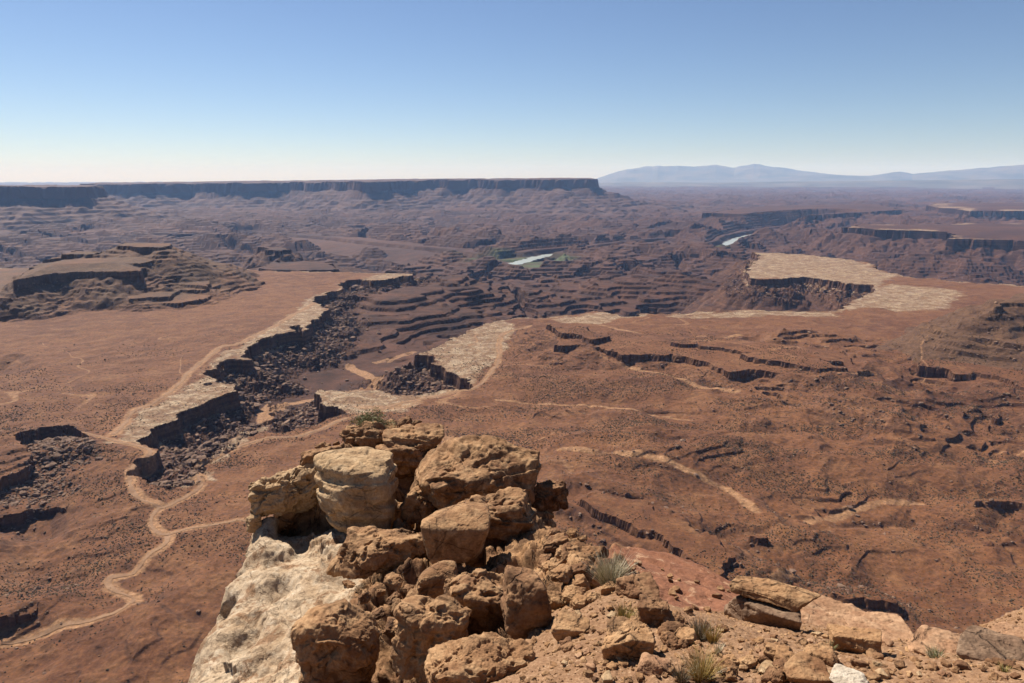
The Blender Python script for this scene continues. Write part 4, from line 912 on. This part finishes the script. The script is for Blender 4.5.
B('boulder', 944, 647, 66, 20, M_PINK, 'broad pink slab at the cliff edge towards the right', 'rock slab', 64, depth=0.9, facets=7, p=12, rough=0.08, layer=0.06, flat_top=True)
B('boulder', 1002, 652, 76, 28, M_GREYR, 'large tilted grey slab split by dark cracks beside the pink slab', 'rock slab', 65, depth=0.8, tilt=0.12, level=7, facets=6, p=14, rough=0.06, layer=0.10, pit=0.04, flat_top=True)
B('boulder', 1016, 634, 42, 16, M_PINK, 'pale pink slab lying behind the tilted grey slab', 'rock slab', 66, depth=0.9, facets=6, p=12, rough=0.06, layer=0.05, flat_top=True)
B('boulder', 636, 590, 40, 26, M_BROWN, 'brown crumbling rock beside the pale grass tuft', 'boulder', 67, depth=0.9, facets=12, p=9, rough=0.2, layer=0.06)
B('boulder', 654, 612, 30, 30, M_BROWN, 'dark crumbling rock below the one beside the pale grass', 'boulder', 68, depth=0.9, facets=12, p=9, rough=0.22, layer=0.06)
print('boulders', round(time.time() - T0, 1))

# crumbly heaps: medium rocks, each its own object, shared meshes
MED = [boulder_mesh('loose_rock', (1, 0.8, 0.62), 300 + k, level=5, facets=9 + k % 4, p=9, rough=0.17, layer=0.06, pit=0.08) for k in range(9)]
SML = [boulder_mesh('stone', (1, 0.85, 0.55), 330 + k, level=4, facets=8, p=10, rough=0.13, layer=0.04, pit=0.04) for k in range(8)]
for k, me in enumerate(MED): me.materials.append([M_BROWN, M_TAN, M_TAN][k % 3])
for k, me in enumerate(SML): me.materials.append([M_TAN, M_TAN, M_PINK, M_BROWN, M_TAN, M_PALE, M_TAN, M_BROWN][k])
rng = np.random.RandomState(77)
def strew(name, meshes, poly, n, lo, hi, label, cat, group, seed, sink=0.3):
    r = np.random.RandomState(seed); P = np.array(poly, float); lo_, hi_ = P.min(0), P.max(0); c = 0; tries = 0
    while c < n and tries < n * 40:
        tries += 1; px, py = r.uniform(lo_, hi_)
        ins = False
        for i in range(len(P)):
            (x1, y1), (x2, y2) = P[i], P[(i + 1) % len(P)]
            if (y1 > py) != (y2 > py) and px < x1 + (x2 - x1) * (py - y1) / (y2 - y1): ins = not ins
        if not ins: continue
        got = cast(px, py)
        if got is None or got[1] > 13: continue
        q, R_ = got; s_ = math.exp(r.uniform(math.log(lo), math.log(hi)))
        o = bpy.data.objects.new(name, meshes[r.randint(len(meshes))]); COL.objects.link(o)
        o['label'] = label; o['category'] = cat; o['group'] = group
        f_ = 1.0 + s_ * 0.2 / R_
        o.location = (q[0] * f_, q[1] * f_, q[2] + s_ * (0.55 - sink)); o.scale = (s_, s_ * r.uniform(0.8, 1.1), s_ * r.uniform(0.75, 1.1)); o.rotation_euler = (r.uniform(-0.35, 0.35), r.uniform(-0.35, 0.35), r.uniform(0, 6.28)); c += 1
strew('loose_rock', MED, [(548, 540), (575, 528), (602, 552), (612, 590), (600, 620), (560, 612), (540, 580)], 34, 0.06, 0.17, 'crumbly brown rock in the heap right of the dark upright boulder', 'rock', 'crumbly rocks heaped right of the outcrop', 1)
strew('loose_rock', MED, [(380, 425), (440, 428), (455, 450), (410, 490), (385, 480)], 16, 0.08, 0.2, 'brown rock in the jumble at the back of the outcrop', 'rock', 'rocks jumbled at the back of the outcrop', 2)
strew('loose_rock', MED, [(300, 455), (350, 425), (375, 440), (340, 460), (310, 470)], 14, 0.07, 0.16, 'small brown rock on the crest behind the pale boulder', 'rock', 'rocks on the crest behind the pale boulder', 3)
strew('loose_rock', MED, [(340, 570), (390, 575), (420, 600), (400, 640), (370, 620), (345, 600)], 16, 0.05, 0.13, 'small rock in the dark clefts beside the white flank', 'rock', 'rocks in the clefts beside the white flank', 4)
strew('loose_rock', MED, [(640, 600), (668, 605), (700, 640), (690, 660), (660, 640)], 14, 0.04, 0.1, 'crumbly rock along the edge of the red slickrock', 'rock', 'crumbly rocks along the red slickrock', 5)
strew('loose_rock', MED, [(730, 640), (790, 650), (800, 683), (720, 683)], 14, 0.035, 0.08, 'fist-sized tan rock at the bottom of the gravel near the yellow grass', 'rock', 'rocks near the yellow grass', 6)
strew('stone', SML, [(560, 600), (700, 610), (800, 632), (900, 645), (1023, 655), (1023, 683), (560, 683)], 230, 0.010, 0.038, 'small stone scattered on the gravelly cliff top', 'stone', 'small stones on the gravel', 7, 0.2)
strew('stone', SML, [(620, 560), (660, 565), (735, 595), (690, 605), (640, 600)], 18, 0.02, 0.05, 'small flake of stone lying on the red slickrock', 'stone', 'flakes of stone on the red slickrock', 8, 0.2)
# gravel, uncountable
r = np.random.RandomState(9); n = 24000
gx_ = r.uniform(-1.2, 6.5, n); gy_ = r.uniform(1.6, 6.2, n)
keep = np.array([freg[min(np.searchsorted(FR, math.hypot(a, b)), len(FR) - 1), min(np.searchsorted(fth, math.atan2(a, b)), len(fth) - 1)] == 2 for a, b in zip(gx_, gy_)])
gx_, gy_ = gx_[keep], gy_[keep]; gz_ = np.array([zf(a, b) for a, b in zip(gx_, gy_)]); n = len(gx_)
V, f = hull_blocks(n, 10); sz = np.exp(r.normal(math.log(0.008), 0.5, n)).clip(0.004, 0.03)
V = V * sz[:, None, None] + np.stack([gx_, gy_, gz_ + sz * 0.2], -1)[:, None]
link('gravel', fast_mesh('gravel', V.reshape(-1, 3), (f[None] + (np.arange(n) * 12)[:, None, None]).reshape(-1, 3)), M_TAN, 'fine gravel strewn over the cliff-top soil', None, 'stuff')

# ------------------------------------------------------------------ grass tufts and bush
def blade_material(name, a, b):
    t = NT(name); t.b.inputs['Roughness'].default_value = 0.7; p = t.pos()
    return t.out(t.mix(t.ramp(t.noise(p, 60, 2), 0.35, 0.65), a, b))
M_STRAW = blade_material('dry_straw', (0.42, 0.34, 0.21), (0.62, 0.54, 0.38)); M_YEL = blade_material('yellow_grass', (0.32, 0.20, 0.055), (0.46, 0.34, 0.12))
M_OLIVE = blade_material('olive_grass', (0.10, 0.11, 0.045), (0.22, 0.20, 0.09)); M_GREY = blade_material('grey_twigs', (0.16, 0.12, 0.085), (0.28, 0.22, 0.15)); M_GRN = blade_material('bush_leaves', (0.105, 0.115, 0.045), (0.200, 0.200, 0.085))
def blades(n, hgt, spread, width, seed, lean=0.5):
    r = np.random.RandomState(seed); a = r.uniform(0, 6.28, n); ln = r.uniform(0.1, 1.0, n) * lean; L = hgt * r.uniform(0.5, 1.05, n)
    b0_ = np.stack([np.cos(a), np.sin(a)], -1) * (r.rand(n) ** 0.5 * spread * 0.35)[:, None]
    ts = np.array([0, 0.35, 0.7, 1.0]); wd = np.array([1, 0.9, 0.6, 0.08]); az = a + r.normal(0, 0.5, n)
    out = L[:, None] * (np.sin(ln)[:, None] * ts + 0.35 * ln[:, None] * ts ** 2); up = L[:, None] * np.cos(ln)[:, None] * (ts - 0.12 * ts ** 3)
    cx = b0_[:, :1] + np.cos(az)[:, None] * out; cy = b0_[:, 1:] + np.sin(az)[:, None] * out
    fa = r.uniform(0, 6.28, n); sx, sy = np.cos(fa)[:, None] * wd * width * 0.5, np.sin(fa)[:, None] * wd * width * 0.5
    v = np.stack([np.stack([cx - sx, cy - sy, up], -1), np.stack([cx + sx, cy + sy, up], -1)], 2)     # n,4,2,3
    ii = np.arange(n * 8).reshape(n, 4, 2); fcs = np.concatenate([np.stack([ii[:, k, 0], ii[:, k, 1], ii[:, k + 1, 1], ii[:, k + 1, 0]], -1) for k in range(3)])
    return v.reshape(-1, 3), fcs
def tuft(px, py, wpx, hpx, mats, label, seed, n=220, lean=0.55, cat='grass tuft', name='grass_tuft'):
    q, R_ = cast(px, py); a, b, c = ray(px, py); mp = R_ / math.hypot(a, b) / FPX
    hgt = hpx * mp / 0.85; sp = wpx * mp * 0.5; vs, fs, ms = [], [], []; off = 0
    for k, (m, fr_) in enumerate(mats):
        v, f_ = blades(int(n * fr_ * 1.6), hgt * (1 - 0.12 * k), sp, mp * 0.5, seed + k, lean); vs.append(v); fs.append(f_ + off); ms.append(np.full(len(f_), k)); off += len(v)
    me = fast_mesh(name, np.concatenate(vs), np.concatenate(fs)); me.polygons.foreach_set('material_index', np.concatenate(ms).astype(np.int32))
    for m, _ in mats: me.materials.append(m)
    o = link(name, me, None, label, cat); o.location = q + np.array([0, 0, -0.02 * hgt]); return o
tuft(609, 586, 44, 34, [(M_STRAW, 0.75), (M_OLIVE, 0.25)], 'big pale straw-coloured grass tuft between crumbly rocks', 1, 380, 0.6)
tuft(624, 622, 26, 22, [(M_YEL, 0.6), (M_OLIVE, 0.4)], 'small yellow-green grass tuft above the cracked boulder', 2, 120, 0.6)
tuft(698, 640, 26, 22, [(M_GREY, 0.8), (M_OLIVE, 0.2)], 'grey-brown dead grass tuft on the gravel under the red ledge', 3, 170, 0.6)
tuft(712, 643, 18, 26, [(M_YEL, 1.0)], 'thin golden grass tuft beside the grey dead one', 4, 70, 0.45)
tuft(717, 655, 10, 14, [(M_STRAW, 1.0)], 'little whitish grass tuft below the thin golden one', 5, 50, 0.5)
tuft(700, 681, 36, 32, [(M_YEL, 0.8), (M_STRAW, 0.2)], 'bright golden grass tuft at the bottom of the gravel', 6, 300, 0.6)
tuft(681, 683, 18, 22, [(M_GREY, 0.7), (M_OLIVE, 0.3)], 'dull olive-grey grass beside the bright golden tuft', 7, 120, 0.6)
tuft(829, 652, 12, 12, [(M_OLIVE, 1.0)], 'small green grass sprig beside the brick-shaped block', 8, 60, 0.6)
tuft(791, 667, 12, 10, [(M_OLIVE, 0.9), (M_GRN, 0.1)], 'tiny green plant between the stones at the bottom', 9, 60, 0.7)
tuft(934, 658, 34, 10, [(M_OLIVE, 0.5), (M_STRAW, 0.5)], 'low greyish plant on the gravel below the pink slab', 10, 160, 1.0)
tuft(1003, 672, 12, 9, [(M_YEL, 0.6), (M_OLIVE, 0.4)], 'small yellowish plant below the tilted grey slab', 11, 60, 0.8)
def bush(px, py, wpx, hpx, label, seed):
    q, R_ = cast(px, py); a, b, c = ray(px, py); mp = R_ / math.hypot(a, b) / FPX; r = np.random.RandomState(seed)
    w_, h_ = wpx * mp * 0.5, hpx * mp; n = 1500
    d = r.normal(size=(n, 3)); d /= np.linalg.norm(d, axis=1)[:, None]; d[:, 2] = np.abs(d[:, 2])
    lump_ = 0.75 + 0.4 * fbm3(d.astype(F32), 1.6, 3, seed); c_ = d * (r.rand(n) ** 0.4 * lump_)[:, None] * np.array([w_, w_ * 0.8, h_])
    u_ = r.normal(size=(n, 3)); u_ /= np.linalg.norm(u_, axis=1)[:, None]; u_[:, 2] = np.abs(u_[:, 2]) + 0.3; v_ = np.cross(u_, r.normal(size=(n, 3))); v_ /= np.linalg.norm(v_, axis=1)[:, None]
    ll = mp * r.uniform(1.0, 2.2, (n, 1)); ww = mp * 0.4
    V = np.stack([c_ - v_ * ww, c_ + v_ * ww, c_ + u_ * ll + v_ * ww * 0.4, c_ + u_ * ll - v_ * ww * 0.4], 1).reshape(-1, 3)
    root = link('bush', fast_mesh('bush', V, np.arange(n * 4).reshape(n, 4)), M_GRN, label, 'bush'); root.location = q
    v2, f2 = blades(60, h_ * 0.8, w_ * 0.6, mp * 0.6, seed, 0.9); link('stem', fast_mesh('stem', v2, f2), M_GREY, parent=root)
bush(370, 429, 52, 25, 'low green bush growing at the far tip of the outcrop', 21)
print('done', round(time.time() - T0, 1))
